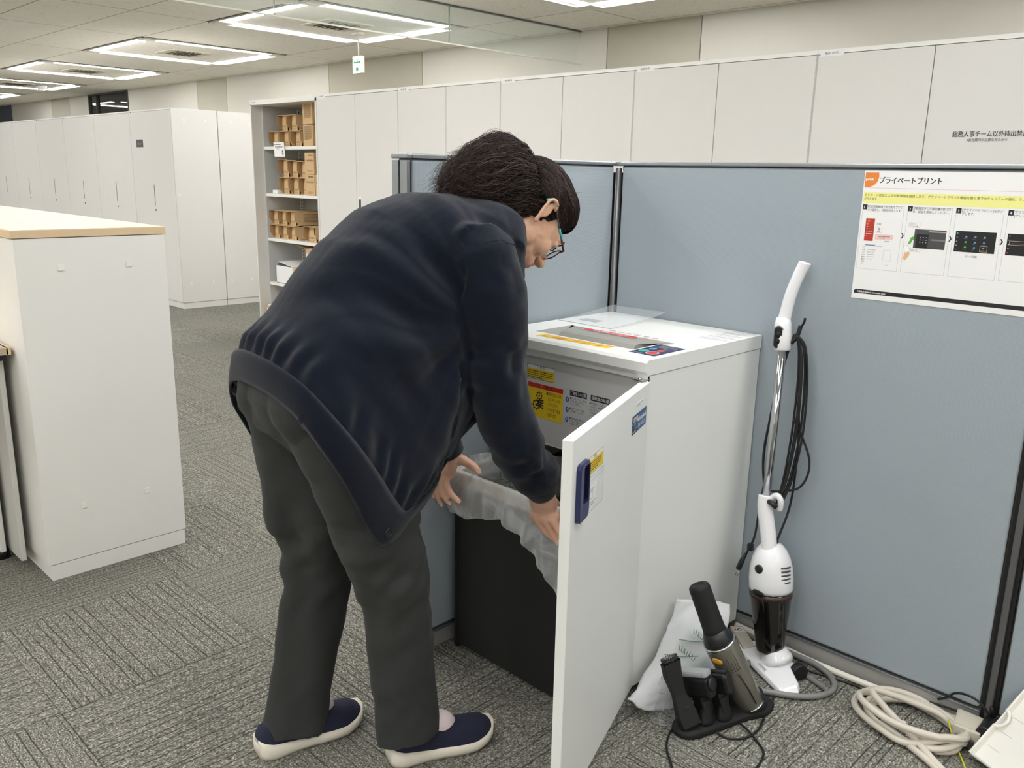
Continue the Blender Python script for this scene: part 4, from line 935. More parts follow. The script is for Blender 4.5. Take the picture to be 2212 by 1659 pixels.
# front grip column up to the tube
col = MB(); cc = crom([c1+ax*.060+pl*.012, c1+ax*.090+pl*.016, c1+ax*.13+pl*.012, Vector((-.994, 1.955, .42)), Vector((-.998, 1.961, .455))], 6)
col.tube(cc, .02, 'gloss_white', 20, rr=[.030-.010*min(1, i/9.) for i in range(len(cc))]); col.build('lower_grip', t)
MB().tube(crom([Vector((-.986, 1.963, .448)), Vector((-.970, 1.962, .462)), Vector((-.958, 1.962, .452)), Vector((-.960, 1.966, .425))], 5), .008, 'gloss_white', 10).build('lower_cord_hook', t)
MB().tube(crom([Vector((-.985, 1.950, .446)), Vector((-.970, 1.945, .443)), Vector((-.963, 1.950, .436))], 4), .007, 'black_plastic', 10).build('hook_pad', t)
MB().cyl(B, TT, .0105, 'chrome', 24).build('tube', t)
ax2 = (TT-B).normalized()
g_ = MB().lathe(TT-ax2*.004, Vector((-.010, .006, .1)), [(0, .019), (.004, .021), (.03, .022), (.066, .0205), (.083, .017)], 'gloss_white', 24).build('handle_base', t)
hh = crom([TT+Vector((-.006, .003, .066)), Vector((-1.012, 1.999, .925)), Vector((-1.005, 2.004, .975)), Vector((-.992, 2.012, 1.025)), Vector((-.985, 2.016, 1.046)), Vector((-.983, 2.017, 1.054))], 6)
MB().tube(hh, .016, 'gloss_white', 20, rr=[.0165-.002*math.sin(i/len(hh)*PI) if i < len(hh)-4 else [.0155, .014, .011, .006][i-len(hh)+4] for i in range(len(hh))]).build('handle', t)
pv = Vector((.35, -.94, 0)).normalized()
cpos = TT+Vector((-.012, .0, .030))
sw_ = MB(); sd = Vector((-pv.y, pv.x, 0))*1
for (hw, hh2, dp_, mm) in ((.0115, .030, .0205, 'chrome'), (.0095, .027, .0225, 'black_plastic')):
    pts_ = [cpos+pv*0+sd*(a)+Vector((0, 0, b_)) for a, b_ in [(hw*math.cos(q), (hh2-hw)*math.copysign(1, math.sin(q))+hw*math.sin(q)) for q in [2*PI*(k+.5)/24 for k in range(24)]]]
    sw_.prism([q+pv*.012 for q in pts_], pv*(dp_-.012), mm)
sw_.cyl(cpos+pv*.022+Vector((0, 0, .007)), cpos+pv*.0235+Vector((0, 0, .007)), .0065, 'black_matte').cyl(cpos+pv*.022-Vector((0, 0, .009)), cpos+pv*.0235-Vector((0, 0, .009)), .0065, 'black_matte'); sw_.build('switch_plate', t)
MB().tube(crom([Vector((-.990, 1.998, .852)), Vector((-.980, 2.004, .868)), Vector((-.976, 2.008, .885)), Vector((-.975, 2.010, .897))], 5), .0055, 'black_plastic', 10).tube(crom([Vector((-.975, 2.010, .89)), Vector((-.966, 2.008, .906)), Vector((-.964, 2.008, .918))], 4), .003, 'black_plastic', 8).build('upper_cord_hook', t)
p = Print(npt(-.004, -.036, .0232), Vector((.205, -.115, 0)), Vector((.115, .205, .046)), .0004); p.text('dretec', 0, 0, .0105, 'ink_grey', .034); p.build('brand_print', t)
# wound power cord of the stick vacuum
cw = MB(); zt, zb_ = .872, .440
def cord(pts, r=.0030, k=8): cw.tube(crom(pts, k), r, 'cable_black', 7)
for k, (dx, dy) in enumerate(((0, 0), (.008, .002), (.004, -.005), (-.006, .004), (.012, .004))):
    cord([(-.980+dx*.4, 1.998+dy, zt), (-.968+dx, 2.006+dy, zt-.03), (-.958+dx*1.4, 2.004+dy, .75), (-.956+dx*1.6, 1.998+dy, .62), (-.962+dx*1.2, 1.985+dy, .50), (-.970+dx*.5, 1.962+dy, zb_-.006-.002*k)])
cord([(-.968, 1.960, zb_-.01), (-1.0, 1.975, .452), (-1.022, 1.985, .49), (-1.030, 1.99, .56), (-1.022, 1.995, .68), (-1.008, 2.0, .80), (-.985, 2.006, .875)])
cord([(-.966, 1.960, zb_-.008), (-1.005, 1.978, .450), (-1.027, 1.99, .50), (-1.033, 1.995, .58), (-1.016, 2.0, .72), (-.998, 2.004, .83), (-.98, 2.008, .878)])
cord([(-.962, 1.998, .66), (-.940, 2.004, .62), (-.916, 2.008, .565), (-.914, 2.004, .52), (-.93, 1.995, .485), (-.965, 1.985, .470), (-1.0, 1.975, .462)])
cord([(-.958, 2.004, .72), (-.949, 2.006, .62), (-.946, 2.004, .52), (-.948, 1.996, .43), (-.957, 1.976, .36), (-.960, 1.962, .333)])
cord([(-1.018, 1.985, .49), (-1.014, 1.96, .40), (-1.012, 1.945, .34), (-1.022, 1.935, .30), (-1.028, 1.93, .275)])
co = cw.build('power_cord', t)
MB().lathe((-.9575, 1.962, .345), (-.1, .0, -1), [(0, .004), (.006, .0055), (.02, .0065), (.024, .006)], 'cable_black').build('cord_grommet', co)
MB().lathe((-1.026, 1.931, .292), (-.3, -.1, -1), [(0, .005), (.012, .006), (.018, .011), (.045, .0125), (.048, .010)], 'black_plastic', 14, sy=.6).cyl((-1.040, 1.924, .246), (-1.044, 1.922, .228), .0016, 'chrome', 8).cyl((-1.033, 1.919, .246), (-1.037, 1.917, .228), .0016, 'chrome', 8).build('mains_plug', co)
MB().box(-1.027, -1.012, 1.937, 1.95, .300, .318, 'black_plastic').build('cord_clip', co, .002)

# ---------------------------------------------------------------- handheld vacuum on its charging stand
t = thing('charging_stand', 'black oval charging stand holding the handheld vacuum and its nozzles', 'stand', (-.91, 1.64, 0))
bo_ = []; cl_ = crom([(-.965, 1.552, 0), (-.945, 1.515, 0), (-.905, 1.520, 0), (-.882, 1.570, 0), (-.862, 1.640, 0), (-.846, 1.690, 0), (-.826, 1.735, 0), (-.835, 1.782, 0), (-.880, 1.795, 0), (-.925, 1.768, 0), (-.948, 1.69, 0), (-.958, 1.62, 0)], 5, True)
cc_ = Vector((-.9, 1.655, 0))
MB().rings([[cc_+(q-cc_)*s_+Vector((0, 0, z_)) for q in cl_] for z_, s_ in ((.001, .98), (.004, 1.0), (.012, 1.0), (.017, .95), (.0175, .5))], 'black_matte', True).build('stand_base', t)
for (x_, y_) in ((-.925, 1.545), (-.905, 1.590), (-.885, 1.635)):
    MB().lathe((x_, y_, .015), (-.12, 0, 1), [(0, .026), (.01, .022), (.05, .014), (.056, .012)], 'black_matte', 16, sx=.7).build('nozzle_peg', t)
MB().lathe((-.874, 1.728, .012), (-.3, -.1, 1), [(0, .046), (.008, .044), (.03, .041)], 'black_matte', 24).build('vacuum_cradle', t)
t = thing('handheld_vacuum', 'grey and black handheld vacuum standing on the black charging stand', 'vacuum cleaner', (-.868, 1.722, .02))
a_ = Vector((-.866, 1.722, .022)); e_ = Vector((-.928, 1.662, .184)); ad = (e_-a_).normalized()
vwv = (Vector((0, 0, 1.246))-e_); vwv = (vwv-ad*vwv.dot(ad)).normalized(); sdv = ad.cross(vwv)
L_ = (e_-a_).length
MB().lathe(a_, ad, [(0, .030), (.003, .033), (L_*.35, .035), (L_*.7, .0375), (L_*.97, .039), (L_, .0385)], 'gunmetal', 36).build('motor_body', t)
MB().lathe(a_, ad, [(-.001, .0325), (.002, .0345), (.004, .0335)], 'chrome', 36).build('lower_ring', t)
MB().lathe(e_, ad, [(-.002, .0392), (.003, .0392), (.004, .037)], 'chrome', 36).build('upper_ring', t)
e2 = e_+ad*.002; tp = Vector((-.983, 1.640, .318))
hd_ = (tp-e2).normalized()
MB().lathe(e2, ad, [(0, .037), (.01, .036), (.022, .031), (.034, .026)], 'black_plastic', 28).build('handle_collar', t)
MB().lathe(e2+ad*.018, (tp-(e2+ad*.018)), [(0, .029), (.02, .0265), (.06, .0255), (.118, .0255), (.124, .0245), (.128, .021), (.1285, .012), (.127, .0115), (.127, .001)], 'black_matte', 30).build('handle', t)
for i in range(4):
    for j in range(8):
        c_ = a_+ad*(L_*.66+j*.0070)+vwv*.0365+sdv*(-.004+i*.0062)-vwv*(.00035*i*i); 
        MB().obox(c_-ad*.0022-sdv*.0019, ad*.0042, sdv*.0038, vwv*.0016, 'gap_dark').build('vent_slot', t)
        if j == 7: break
MB().lathe(a_+ad*L_*.86-sdv*.024+vwv*.0265, (vwv*.75-sdv*.66), [(0, .0085), (.003, .0085), (.0045, .006), (.0048, .001)], 'amber', 18, sx=1.5).build('amber_button', t)
MB().tube([a_+ad*L_*.62+vwv*.0375-sdv*.022-vwv*.008, a_+ad*L_*.60+vwv*.0378+sdv*.006, a_+ad*L_*.28+vwv*.0355+sdv*.012, a_+ad*L_*.1+vwv*.0345+sdv*.012], .0014, 'black_plastic', 6).build('dust_cup_seam', t)
# three nozzles on the pegs
def oprofile(o, d, secs, m, up=(0, 0, 1)):    # rectangular loft: (t, half width, half depth, shift)
    o = Vector(o); d, s_, u_ = frame(d, up); R_ = []
    for tt, hw, hd2, sh in secs:
        c = o+d*tt+u_*sh; R_.append([c-s_*hw-u_*hd2, c+s_*hw-u_*hd2, c+s_*hw+u_*hd2, c-s_*hw+u_*hd2][::-1])
    return R_
t = thing('crevice_brush', 'black crevice nozzle with bristled tip, leftmost on the charging stand', 'nozzle', (-.925, 1.545, .03))
m_ = MB(); m_.rings(oprofile((-.918, 1.545, .022), Vector((-.075, -.010, .14)), [(0, .017, .022, 0), (.03, .016, .023, 0), (.075, .012, .015, 0), (.12, .014, .020, .003), (.150, .015, .022, .010)], None, up=(.5, .8, .2)), 'black_matte', False, (True, False)); m_.build('nozzle_body', t, .003)
tipc = Vector((-.918, 1.545, .022))+Vector((-.075, -.010, .14)).normalized()*.150
br = MB(); dU = Vector((-.075, -.010, .14)).normalized(); ux = Vector((.5, .8, .2)); sx_ = dU.cross(ux).normalized(); ux = sx_.cross(dU).normalized()
for k in range(46):
    a = 2*PI*k/46; q = tipc+ux*.010+sx_*.0140*math.cos(a)+ux*.020*math.sin(a); br.cyl(q-dU*.006, q+dU*(.010+.002*(k % 2)), .0009, 'black_plastic', 5)
br.build('bristles', t); MB().prism([tipc+dU*.0005+ux*.010+sx_*.009*math.cos(a)+ux*.015*math.sin(a) for a in [2*PI*k/16 for k in range(16)]], dU*.0006, 'gap_dark').build('mouth', t)
def head_nozzle(x_, y_, label, clear):
    t = thing('brush_nozzle', label, 'nozzle', (x_, y_, .03), 'wide brush nozzles on the charging stand')
    d = Vector((-.05, -.01, .13)).normalized(); o0 = Vector((x_, y_, .030)); lon = Vector((.75, .05, -.42)).normalized(); lon = (lon-d*lon.dot(d)).normalized(); th = d.cross(lon)
    def bx(t0, t1, l0, l1, h0_, h1_, mm, nm, bv=.002):
        return MB().obox(o0+d*t0+lon*l0+th*h0_, d*(t1-t0), lon*(l1-l0), th*(h1_-h0_), mm).build(nm, t, bv)
    bx(0, .06, -.013, .013, -.012, .012, 'black_plastic', 'neck'); bx(.050, .100, -.046, .046, -.015, .015, 'black_plastic', 'head_shell', .008)
    if clear:
        bx(.1005, .116, -.046, .046, -.014, .014, 'clear_line', 'clear_cover', .006); bx(.078, .086, -.012, .022, .0148, .0156, 'navy_print2', 'blue_strip', .0)
        MB().lathe(o0+d*.082+lon*.046, lon, [(0, .016), (.004, .0155), (.006, .012), (.0062, .001)], 'black_plastic', 20).build('end_cap', t)
    else:
        MB().tube([o0+d*.102+lon*(-.042), o0+d*.102+lon*.042], .005, 'black_matte', 8).build('brush_strip', t)
head_nozzle(-.908, 1.588, 'black roller nozzle with a clear cover and blue strip, middle one on the stand', True)
head_nozzle(-.888, 1.632, 'black brush nozzle on the stand, closest to the handheld vacuum', False)

# ---------------------------------------------------------------- things on the floor
def cable(name, pts, r, m, label, k=8, parent=None, n=10):
    o = MB().tube(crom(pts, k), r, m, n).build(name, parent)
    return tag(o, label, 'cable') if label else o
cable('cable', [(-.955, 1.535, .004), (-.945, 1.497, .004), (-.921, 1.455, .004), (-.890, 1.425, .004), (-.862, 1.39, .004), (-.84, 1.33, .004), (-.70, 1.20, .004), (-.3, 1.15, .004), (.3, 1.35, .004)], .0026, 'cable_black', 'thin black cable curling from the left side of the charging stand')
cable('cable', [(-.892, 1.590, .006), (-.850, 1.588, .004), (-.822, 1.612, .004), (-.812, 1.655, .004), (-.822, 1.705, .004), (-.838, 1.760, .004), (-.852, 1.815, .006)], .0026, 'cable_black', 'thin black cable looping in front of the charging stand')
cable('cable', [(-.875, 1.660, .006), (-.830, 1.645, .008), (-.790, 1.625, .004), (-.765, 1.605, .004), (-.752, 1.570, .004), (-.742, 1.50, .004), (-.73, 1.40, .004), (-.62, 1.27, .004), (-.25, 1.25, .004), (.35, 1.45, .004)], .0026, 'cable_black', 'thin black cable running out of the photo right of the charging stand')
cable('cable', [(-1.075, 2.03, .011), (-.99, 1.995, .010), (-.955, 1.80, .010), (-.915, 1.79, .010), (-.860, 1.820, .010), (-.805, 1.855, .010), (-.770, 1.90, .010), (-.762, 1.950, .010), (-.790, 1.995, .010), (-.84, 2.018, .012), (-.905, 2.022, .012), (-.96, 2.02, .012), (-1.02, 2.028, .014)], .0075, 'cable_grey', 'thick grey cable looping around the stick vacuum nozzle')
cable('cable', [(-.768, 1.925, .014), (-.80, 1.945, .008), (-.84, 1.960, .006), (-.88, 1.985, .006), (-.93, 1.985, .006)], .006, 'cable_grey', 'short grey cable beside the vacuum nozzle wheel')
cable('cable', [(-1.09, 2.034, .020), (-1.0, 2.033, .016), (-.90, 2.030, .010), (-.82, 2.028, .009), (-.72, 2.030, .009), (-.64, 2.034, .009), (-.56, 2.036, .010), (-.50, 2.038, .012)], .0085, 'cable_white', 'thick white cable lying along the foot of the partition')
cable('cable', [(-.95, 2.01, .004), (-.86, 1.99, .004), (-.80, 2.0, .004), (-.74, 2.012, .004), (-.705, 2.008, .004), (-.66, 2.026, .004), (-.62, 2.04, .012), (-.56, 2.04, .026), (-.50, 2.035, .035)], .0028, 'cable_black', 'thin black cable on the carpet beside the white cable')
cable('cable', [(-.548, 2.044, .040), (-.528, 2.036, .058), (-.512, 2.028, .080), (-.490, 2.022, .092), (-.465, 2.02, .092), (-.445, 2.022, .080), (-.432, 2.024, .062)], .0028, 'cable_black', 'thin black cable arching up to the adapter at the post')
# coiled beige cable
cx_, cy_ = -.575, 1.945
pts = []
loops = [(.112, .080, .004, .004), (.126, .092, -.008, .004), (.106, .072, .016, .008), (.122, .086, .002, .0), (.100, .068, .020, -.004)]
for k, (ra, rb, ox, oy) in enumerate(loops):
    for j in range(12):
        a = 2*PI*j/12-.6; th_ = -.30+.08*k
        u_, v_ = ra*math.cos(a), rb*math.sin(a); zz = .011+.0135*k*(.55+.45*math.sin(a*1.0+k))+.004*math.sin(3*a+k)
        pts.append((cx_+ox+u_*math.cos(th_)-v_*math.sin(th_), cy_+oy+u_*math.sin(th_)+v_*math.cos(th_), max(.0095, zz)))
pts = pts[:-7]+[(-.665, 1.955, .050), (-.625, 1.915, .042), (-.56, 1.882, .030), (-.50, 1.852, .014), (-.44, 1.81, .010), (-.38, 1.76, .010), (-.30, 1.70, .010), (-.10, 1.60, .010), (.25, 1.62, .010), (.7, 1.75, .010)]
cable('coiled_cable', pts, .0078, 'cable_beige', 'coil of thick beige cable on the carpet at the right', k=7)
cable('cable', [(-.62, 1.90, .010), (-.55, 1.862, .010), (-.49, 1.832, .010), (-.43, 1.79, .0095), (-.36, 1.735, .0095), (-.3, 1.66, .0095), (-.08, 1.53, .0095), (.28, 1.50, .0095), (.72, 1.66, .0095)], .0078, 'cable_beige', 'loose beige cable tail running off from the coil at bottom right')
cable('earth_wire', [(-.505, 1.992, .030), (-.494, 1.972, .024), (-.480, 1.955, .012), (-.462, 1.93, .006), (-.445, 1.905, .004), (-.425, 1.87, .004), (-.40, 1.82, .004)], .0018, 'wire_yellow', 'thin yellow and green earth wire beside the beige coil')
o = MB().box(-.590, -.580, 1.930, 1.944, .0085, .0097, 'paper_white').build('paper_scrap'); tag(o, 'tiny white scrap of paper on the carpet inside the coil', 'paper')
# outlet strips
o = MB().box(-.635, -.515, 1.925, 1.995, .001, .008, 'carpet').build('carpet_square'); tag(o, 'loose carpet square lying inside the beige cable coil', 'carpet')
t = thing('power_strip', 'beige power strip on the floor between shredder and stick vacuum', 'power strip', (-1.05, 2.0, .02))
u0 = Vector((-1.068, 2.030, .001)); du = Vector((.082, -.070, 0)).normalized(); dv = Vector((-du.y, du.x, 0))*-1
MB().obox(u0, du*.11, dv*.036, (0, 0, .028), 'strip_beige').build('housing', t, .003)
p = Print(u0+Vector((0, 0, .028))+dv*.034+du*.012, du, -dv, .0004); p.rect(0, .002, .024, .030, 'sticker_white'); p.disc(.012, .018, .007, 'ink'); p.disc(.013, .019, .005, 'sticker_white'); p.rect(.006, .004, .016, .009, 'red'); p.build('label', t)
t = thing('power_strip', 'beige outlet strip lying by the foot of the dark partition post', 'power strip', (-.46, 1.98, .03))
u0 = Vector((-.500, 2.034, .001)); du = Vector((.07, .0, 0)).normalized(); dv = Vector((.18, -1, 0)).normalized()
MB().obox(u0, du*.058, dv*.075, (0, 0, .045), 'strip_beige').build('housing', t, .003)
MB().obox(u0+dv*.0752+du*.008+Vector((0, 0, .006)), du*.04, dv*.008, (0, 0, .018), 'machine_grey').build('inserted_plug', t, .002)
MB().obox(u0+du*.004+dv*.005+Vector((0, 0, .045)), du*.05, dv*.062, (0, 0, .0015), 'strip_beige').build('outlet_plate', t, .001)
t = thing('power_adapter', 'black rounded power adapter plugged in beside the white tray', 'adapter', (-.42, 2.0, .03))
MB().rings([[Vector((-.424, 2.036-.070*q, .034))+Vector((.020*math.cos(a), 0, .030*math.sin(a))) for a in [2*PI*k/24 for k in range(24)]] for q in (0, 1)], 'black_plastic').build('housing', t, .003)
MB().lathe((-.4245, 2.026, .062), (-.3, .1, 1), [(0, .006), (.02, .004), (.024, .003)], 'black_plastic').build('strain_relief', t)
# white tray leaning at the right edge
t = thing('plastic_tray', 'white shallow plastic tray tipped against the adapter at the bottom right corner', 'tray', (-.40, 1.95, 0))
A_ = Vector((-.4346, 1.9137, .022)); P1 = Vector((-.3770, 2.035, .145)); e1 = (P1-A_).normalized(); e2_ = Vector((.80, -.48, .0)); e2_ = (e2_-e1*e2_.dot(e1)).normalized(); e3 = e2_.cross(e1).normalized()
if e3.z < 0: e3 = -e3
l1, l2 = .198, .34; tr = MB()
tr.obox(A_-e3*.016, e1*l1, e2_*l2, e3*.003, 'tray_white')
for a in ((A_, e1*l1, e2_*.003), (A_, e1*.003, e2_*l2), (A_+e1*(l1-.003), e1*.003, e2_*l2)): tr.obox(a[0]-e3*.016, a[1], a[2], e3*.018, 'tray_white')
tr.build('tray_shell', t, .002)
rm = MB().tube([A_+e2_*.006+e1*.0, A_+e2_*l2*.5, A_+e2_*l2], .0026, 'tray_white', 8).tube([A_+e1*.001, A_+e1*.085], .0026, 'tray_white', 8).tube([A_+e1*.125, A_+e1*l1], .0026, 'tray_white', 8); rm.build('rolled_rim', t)
nt_ = MB().tube(crom([A_+e1*.083, A_+e1*.088+e2_*.010-e3*.002, A_+e1*.105+e2_*.016-e3*.004, A_+e1*.122+e2_*.010-e3*.002, A_+e1*.127], 5), .0035, 'tray_white', 8); nt_.build('finger_notch', t)
for k in range(4):
    q = A_-e3*.0128+e1*(.04+k*.042)+e2_*.012; MB().obox(q, e1*.0008, e2_*.03, e3*.0004, 'ink_soft').build('level_mark', t)
# folded white bag with leaf print and clear bag, leaning on the shredder side
t = thing('folded_bag', 'crumpled white plastic bag with pale green leaf print against the shredder', 'bag', (-1.04, 1.65, 0))
wp = [[(-1.078, 1.700, .222), (-1.055, 1.745, .218), (-1.020, 1.80, .205), (-1.000, 1.826, .192)],
      [(-1.076, 1.668, .165), (-1.040, 1.700, .175), (-1.005, 1.755, .165), (-.985, 1.800, .150)],
      [(-1.074, 1.628, .118), (-1.030, 1.660, .130), (-.990, 1.710, .120), (-.962, 1.755, .100)],
      [(-1.068, 1.565, .078), (-1.020, 1.610, .088), (-.982, 1.650, .075), (-.965, 1.690, .050)],
      [(-1.056, 1.505, .055), (-1.015, 1.560, .050), (-.995, 1.600, .035), (-.985, 1.640, .018)],
      [(-1.048, 1.478, .060), (-1.030, 1.495, .038), (-1.020, 1.520, .022), (-1.005, 1.560, .006)]]
N1, N2 = 30, 18; RW = []
cols = [crom([wp[i][j] for i in range(6)], 6) for j in range(4)]
for i in range(len(cols[0])):
    rr_ = crom([cols[j][i] for j in range(4)], 6); RW.append([q+Vector((.0035*snoise(i*.5+k*.3, 1), .0035*snoise(k*.6+i*.2, 2), .003*snoise(i*.4-k*.5, 3))) for k, q in enumerate(rr_)])
o = MB().rings(RW, 'bag_white', True, (False, False), closed=False).build('bag_sheet', t); sm = o.modifiers.new('s', 'SOLIDIFY'); sm.thickness = .004; sm.offset = 1
def on_bag(i, j): return RW[min(i, len(RW)-1)][min(j, len(RW[0])-1)]
lf = MB(); gr = Vector((0, 0, 0))
for (i0, j0) in ((9, 8), (13, 6), (19, 8)):
    for k in range(9):
        q0 = on_bag(i0, j0); q1 = on_bag(i0+2, j0+4); a = q0+(q1-q0)*(k/8); up_ = Vector((.25, -.35, .6)).normalized()
        q = a+Vector((.3, -.6, .5))*.012; lf.tube([q, q+Vector((.004*(k % 3), -.002, .014+.004*(k % 2)))], .0011, 'leaf_print', 5)
    q0 = on_bag(i0+1, max(0, j0-3))+Vector((.3, -.6, .5))*.012; q2 = on_bag(i0+1, j0+5)+Vector((.3, -.6, .5))*.012
    lf.tube(crom([q0, (q0+q2)/2-Vector((0, 0, .004)), q2], 5), .0014, 'leaf_print', 5)
lf.build('leaf_print', t)
t = thing('clear_bag', 'crumpled clear plastic bag on the carpet at the foot of the shredder door', 'bag', (-1.0, 1.56, 0))
cr = []; cpts = [[(-1.030, 1.590, .09), (-.985, 1.610, .10), (-.955, 1.63, .09)], [(-1.035, 1.565, .055), (-.99, 1.575, .07), (-.962, 1.60, .06)], [(-1.030, 1.540, .012), (-1.0, 1.535, .030), (-.965, 1.56, .03)], [(-1.01, 1.520, .003), (-.985, 1.515, .004), (-.965, 1.53, .004)]]
cc3 = [crom([cpts[i][j] for i in range(4)], 4) for j in range(3)]
for i in range(len(cc3[0])): cr.append([q+Vector((.004*snoise(i*.8+k, 5), .004*snoise(k*.9, i), .002*snoise(i+k, 3)))*(1 if i < 12 else .2) for k, q in enumerate(crom([c[i] for c in cc3], 5))])
MB().rings(cr, 'bag_clear', True, (False, False), closed=False).build('bag_film', t)
e_l = MB().tube([r_[0] for r_ in cr], .0007, 'clear_line', 5).tube([r_[6] for r_ in cr], .0006, 'clear_line', 5).tube([r_[-1] for r_ in cr], .0007, 'clear_line', 5).tube(cr[-1], .0007, 'clear_line', 5).tube(cr[5], .0005, 'clear_line', 5); e_l.build('crease', t)

# ---------------------------------------------------------------- the person bending over the bin
from mathutils.bvhtree import BVHTree
O3 = Vector((-1.42, 1.0, 0)); _a = math.radians(6)
DS = Vector((math.sin(_a), math.cos(_a), 0)); LS = Vector((math.cos(_a), -math.sin(_a), 0)); UZ = Vector((0, 0, 1))
def ws(s_, l, z): return O3+DS*s_+LS*l+UZ*z
def ring(B, F, wd, n=36, e=2.3, l0=0., lift=None):
    B3, F3 = ws(B[0], l0, B[1]), ws(F[0], l0, F[1]); c = (B3+F3)/2; a = (F3-B3)/2; out = []
    for k in range(n):
        t_ = 2*PI*k/n; cs_, sn = math.cos(t_), math.sin(t_)
        q = c+a*math.copysign(abs(cs_)**(2/e), cs_)+LS*wd*math.copysign(abs(sn)**(2/e), sn)
        if lift: q = q+lift(t_)
        out.append(q)
    return out
def lim(pts, rr, m, mb, n=20, k=5, ends=True, flat=None):      # limb: smooth tube with rounded ends, optional flattening
    P = crom(pts, k); R_ = []
    for i in range(len(pts)-1):
        for j in range(k):
            u_ = j/k; u_ = u_*u_*(3-2*u_); R_.append(rr[i]+(rr[i+1]-rr[i])*u_)
    R_.append(rr[-1])
    if ends:
        d0 = (P[0]-P[1]).normalized(); d1 = (P[-1]-P[-2]).normalized()
        P = [P[0]+d0*R_[0]*.85, P[0]+d0*R_[0]*.55]+P+[P[-1]+d1*R_[-1]*.55, P[-1]+d1*R_[-1]*.85]; R_ = [R_[0]*.3, R_[0]*.8]+R_+[R_[-1]*.8, R_[-1]*.3]
    mb.tube(P, 0, m, n, rr=R_); return mb
def ell(mb, c, ax, rad, m, n=20):
    f_, r_, u_ = ax; R_ = []
    for i in range(1, n//2):
        ph = PI*i/(n//2); R_.append([c+f_*rad[0]*math.sin(ph)*math.cos(2*PI*k/n)+r_*rad[1]*math.sin(ph)*math.sin(2*PI*k/n)+u_*rad[2]*math.cos(ph) for k in range(n)][::-1])
    if f_.cross(r_).dot(u_) < 0: R_ = [x[::-1] for x in R_]
    R_ = [[c+u_*rad[2]+(q-c-u_*rad[2])*.001 for q in R_[0]]]+R_+[[c-u_*rad[2]+(q-c+u_*rad[2])*.001 for q in R_[-1]]]
    mb.rings(R_[::-1] if False else R_, m); return mb
def fuse(name, mb, voxel, parent=None, smooth=4, disp=None, mats=None, matfn=None, cut=None):
    """one continuous surface from overlapping closed forms"""
    tmp = mb.build('tmp'); bmh = bmesh.new(); bmh.from_mesh(tmp.data); bmesh.ops.remove_doubles(bmh, verts=bmh.verts, dist=1e-6); bmesh.ops.recalc_face_normals(bmh, faces=bmh.faces); bmh.to_mesh(tmp.data); bmh.free()
    r_ = tmp.modifiers.new('r', 'REMESH'); r_.mode = 'VOXEL'; r_.voxel_size = voxel
    if smooth: s_ = tmp.modifiers.new('s', 'SMOOTH'); s_.factor = .5; s_.iterations = smooth
    bpy.context.view_layer.update(); ev = tmp.evaluated_get(bpy.context.evaluated_depsgraph_get()); me = bpy.data.meshes.new_from_object(ev)
    bpy.data.objects.remove(tmp); me.name = name; me.materials.clear()
    for q in (mats or ['skin']): me.materials.append(M[q])
    n = len(me.vertices); co = np.empty(n*3); me.vertices.foreach_get('co', co); co = co.reshape(-1, 3)
    if disp:
        nr = np.empty(n*3); me.vertices.foreach_get('normal', nr); nr = nr.reshape(-1, 3); co = disp(co, nr); me.vertices.foreach_set('co', co.astype('f').ravel())
    if cut is not None:
        bmh = bmesh.new(); bmh.from_mesh(me); bmh.verts.ensure_lookup_table(); kill = cut(co)
        bmesh.ops.delete(bmh, geom=[v for v in bmh.verts if kill[v.index]], context='VERTS')
        for _ in range(10):
            nw = {}
            for v in bmh.verts:
                nb = [e.other_vert(v) for e in v.link_edges if e.is_boundary]
                if len(nb) == 2: nw[v] = v.co*.4+(nb[0].co+nb[1].co)*.3
            for v, c_ in nw.items(): v.co = c_
        bmh.to_mesh(me); bmh.free()
    pc = np.empty(len(me.polygons)*3); me.polygons.foreach_get('center', pc); pc = pc.reshape(-1, 3)
    me.polygons.foreach_set('material_index', matfn(pc).astype('i') if matfn else np.zeros(len(pc), 'i'))
    me.polygons.foreach_set('use_smooth', np.ones(len(me.polygons), bool)); me.update()
    o = bpy.data.objects.new(name, me); C.objects.link(o)
    if parent is not None: o.parent = parent
    return o
def npa(v): return np.array([v.x, v.y, v.z])
def sagc(co):
    d = co-npa(O3); return d@npa(DS), d@npa(LS), co[:, 2]
def vn(p, sc, seed=0):      # cheap smooth numpy value noise
    q = p*sc+seed*17.31; i = np.floor(q); f = q-i; f = f*f*(3-2*f); i = i.astype(np.int64)
    def h(a, b, c): 
        x = (a*374761393+b*668265263+c*2147483647+seed*97) & 0xffffffff; x = ((x ^ (x >> 13))*1274126177) & 0xffffffff; return ((x ^ (x >> 16)) & 0xffff)/65535.
    r_ = 0
    for dx in (0, 1):
        for dy in (0, 1):
            for dz in (0, 1):
                wgt = (f[:, 0] if dx else 1-f[:, 0])*(f[:, 1] if dy else 1-f[:, 1])*(f[:, 2] if dz else 1-f[:, 2])
                r_ = r_+wgt*h(i[:, 0]+dx, i[:, 1]+dy, i[:, 2]+dz)
    return r_*2-1

# head frame
HC3 = ws(.446, .0, 1.160); HF = (DS*.485-UZ*.875).normalized(); HR = LS.copy()
HF = (HF+LS*.06).normalized(); HU = HR.cross(HF).normalized(); HR = LS.copy() if False else HF.cross(HU).normalized()

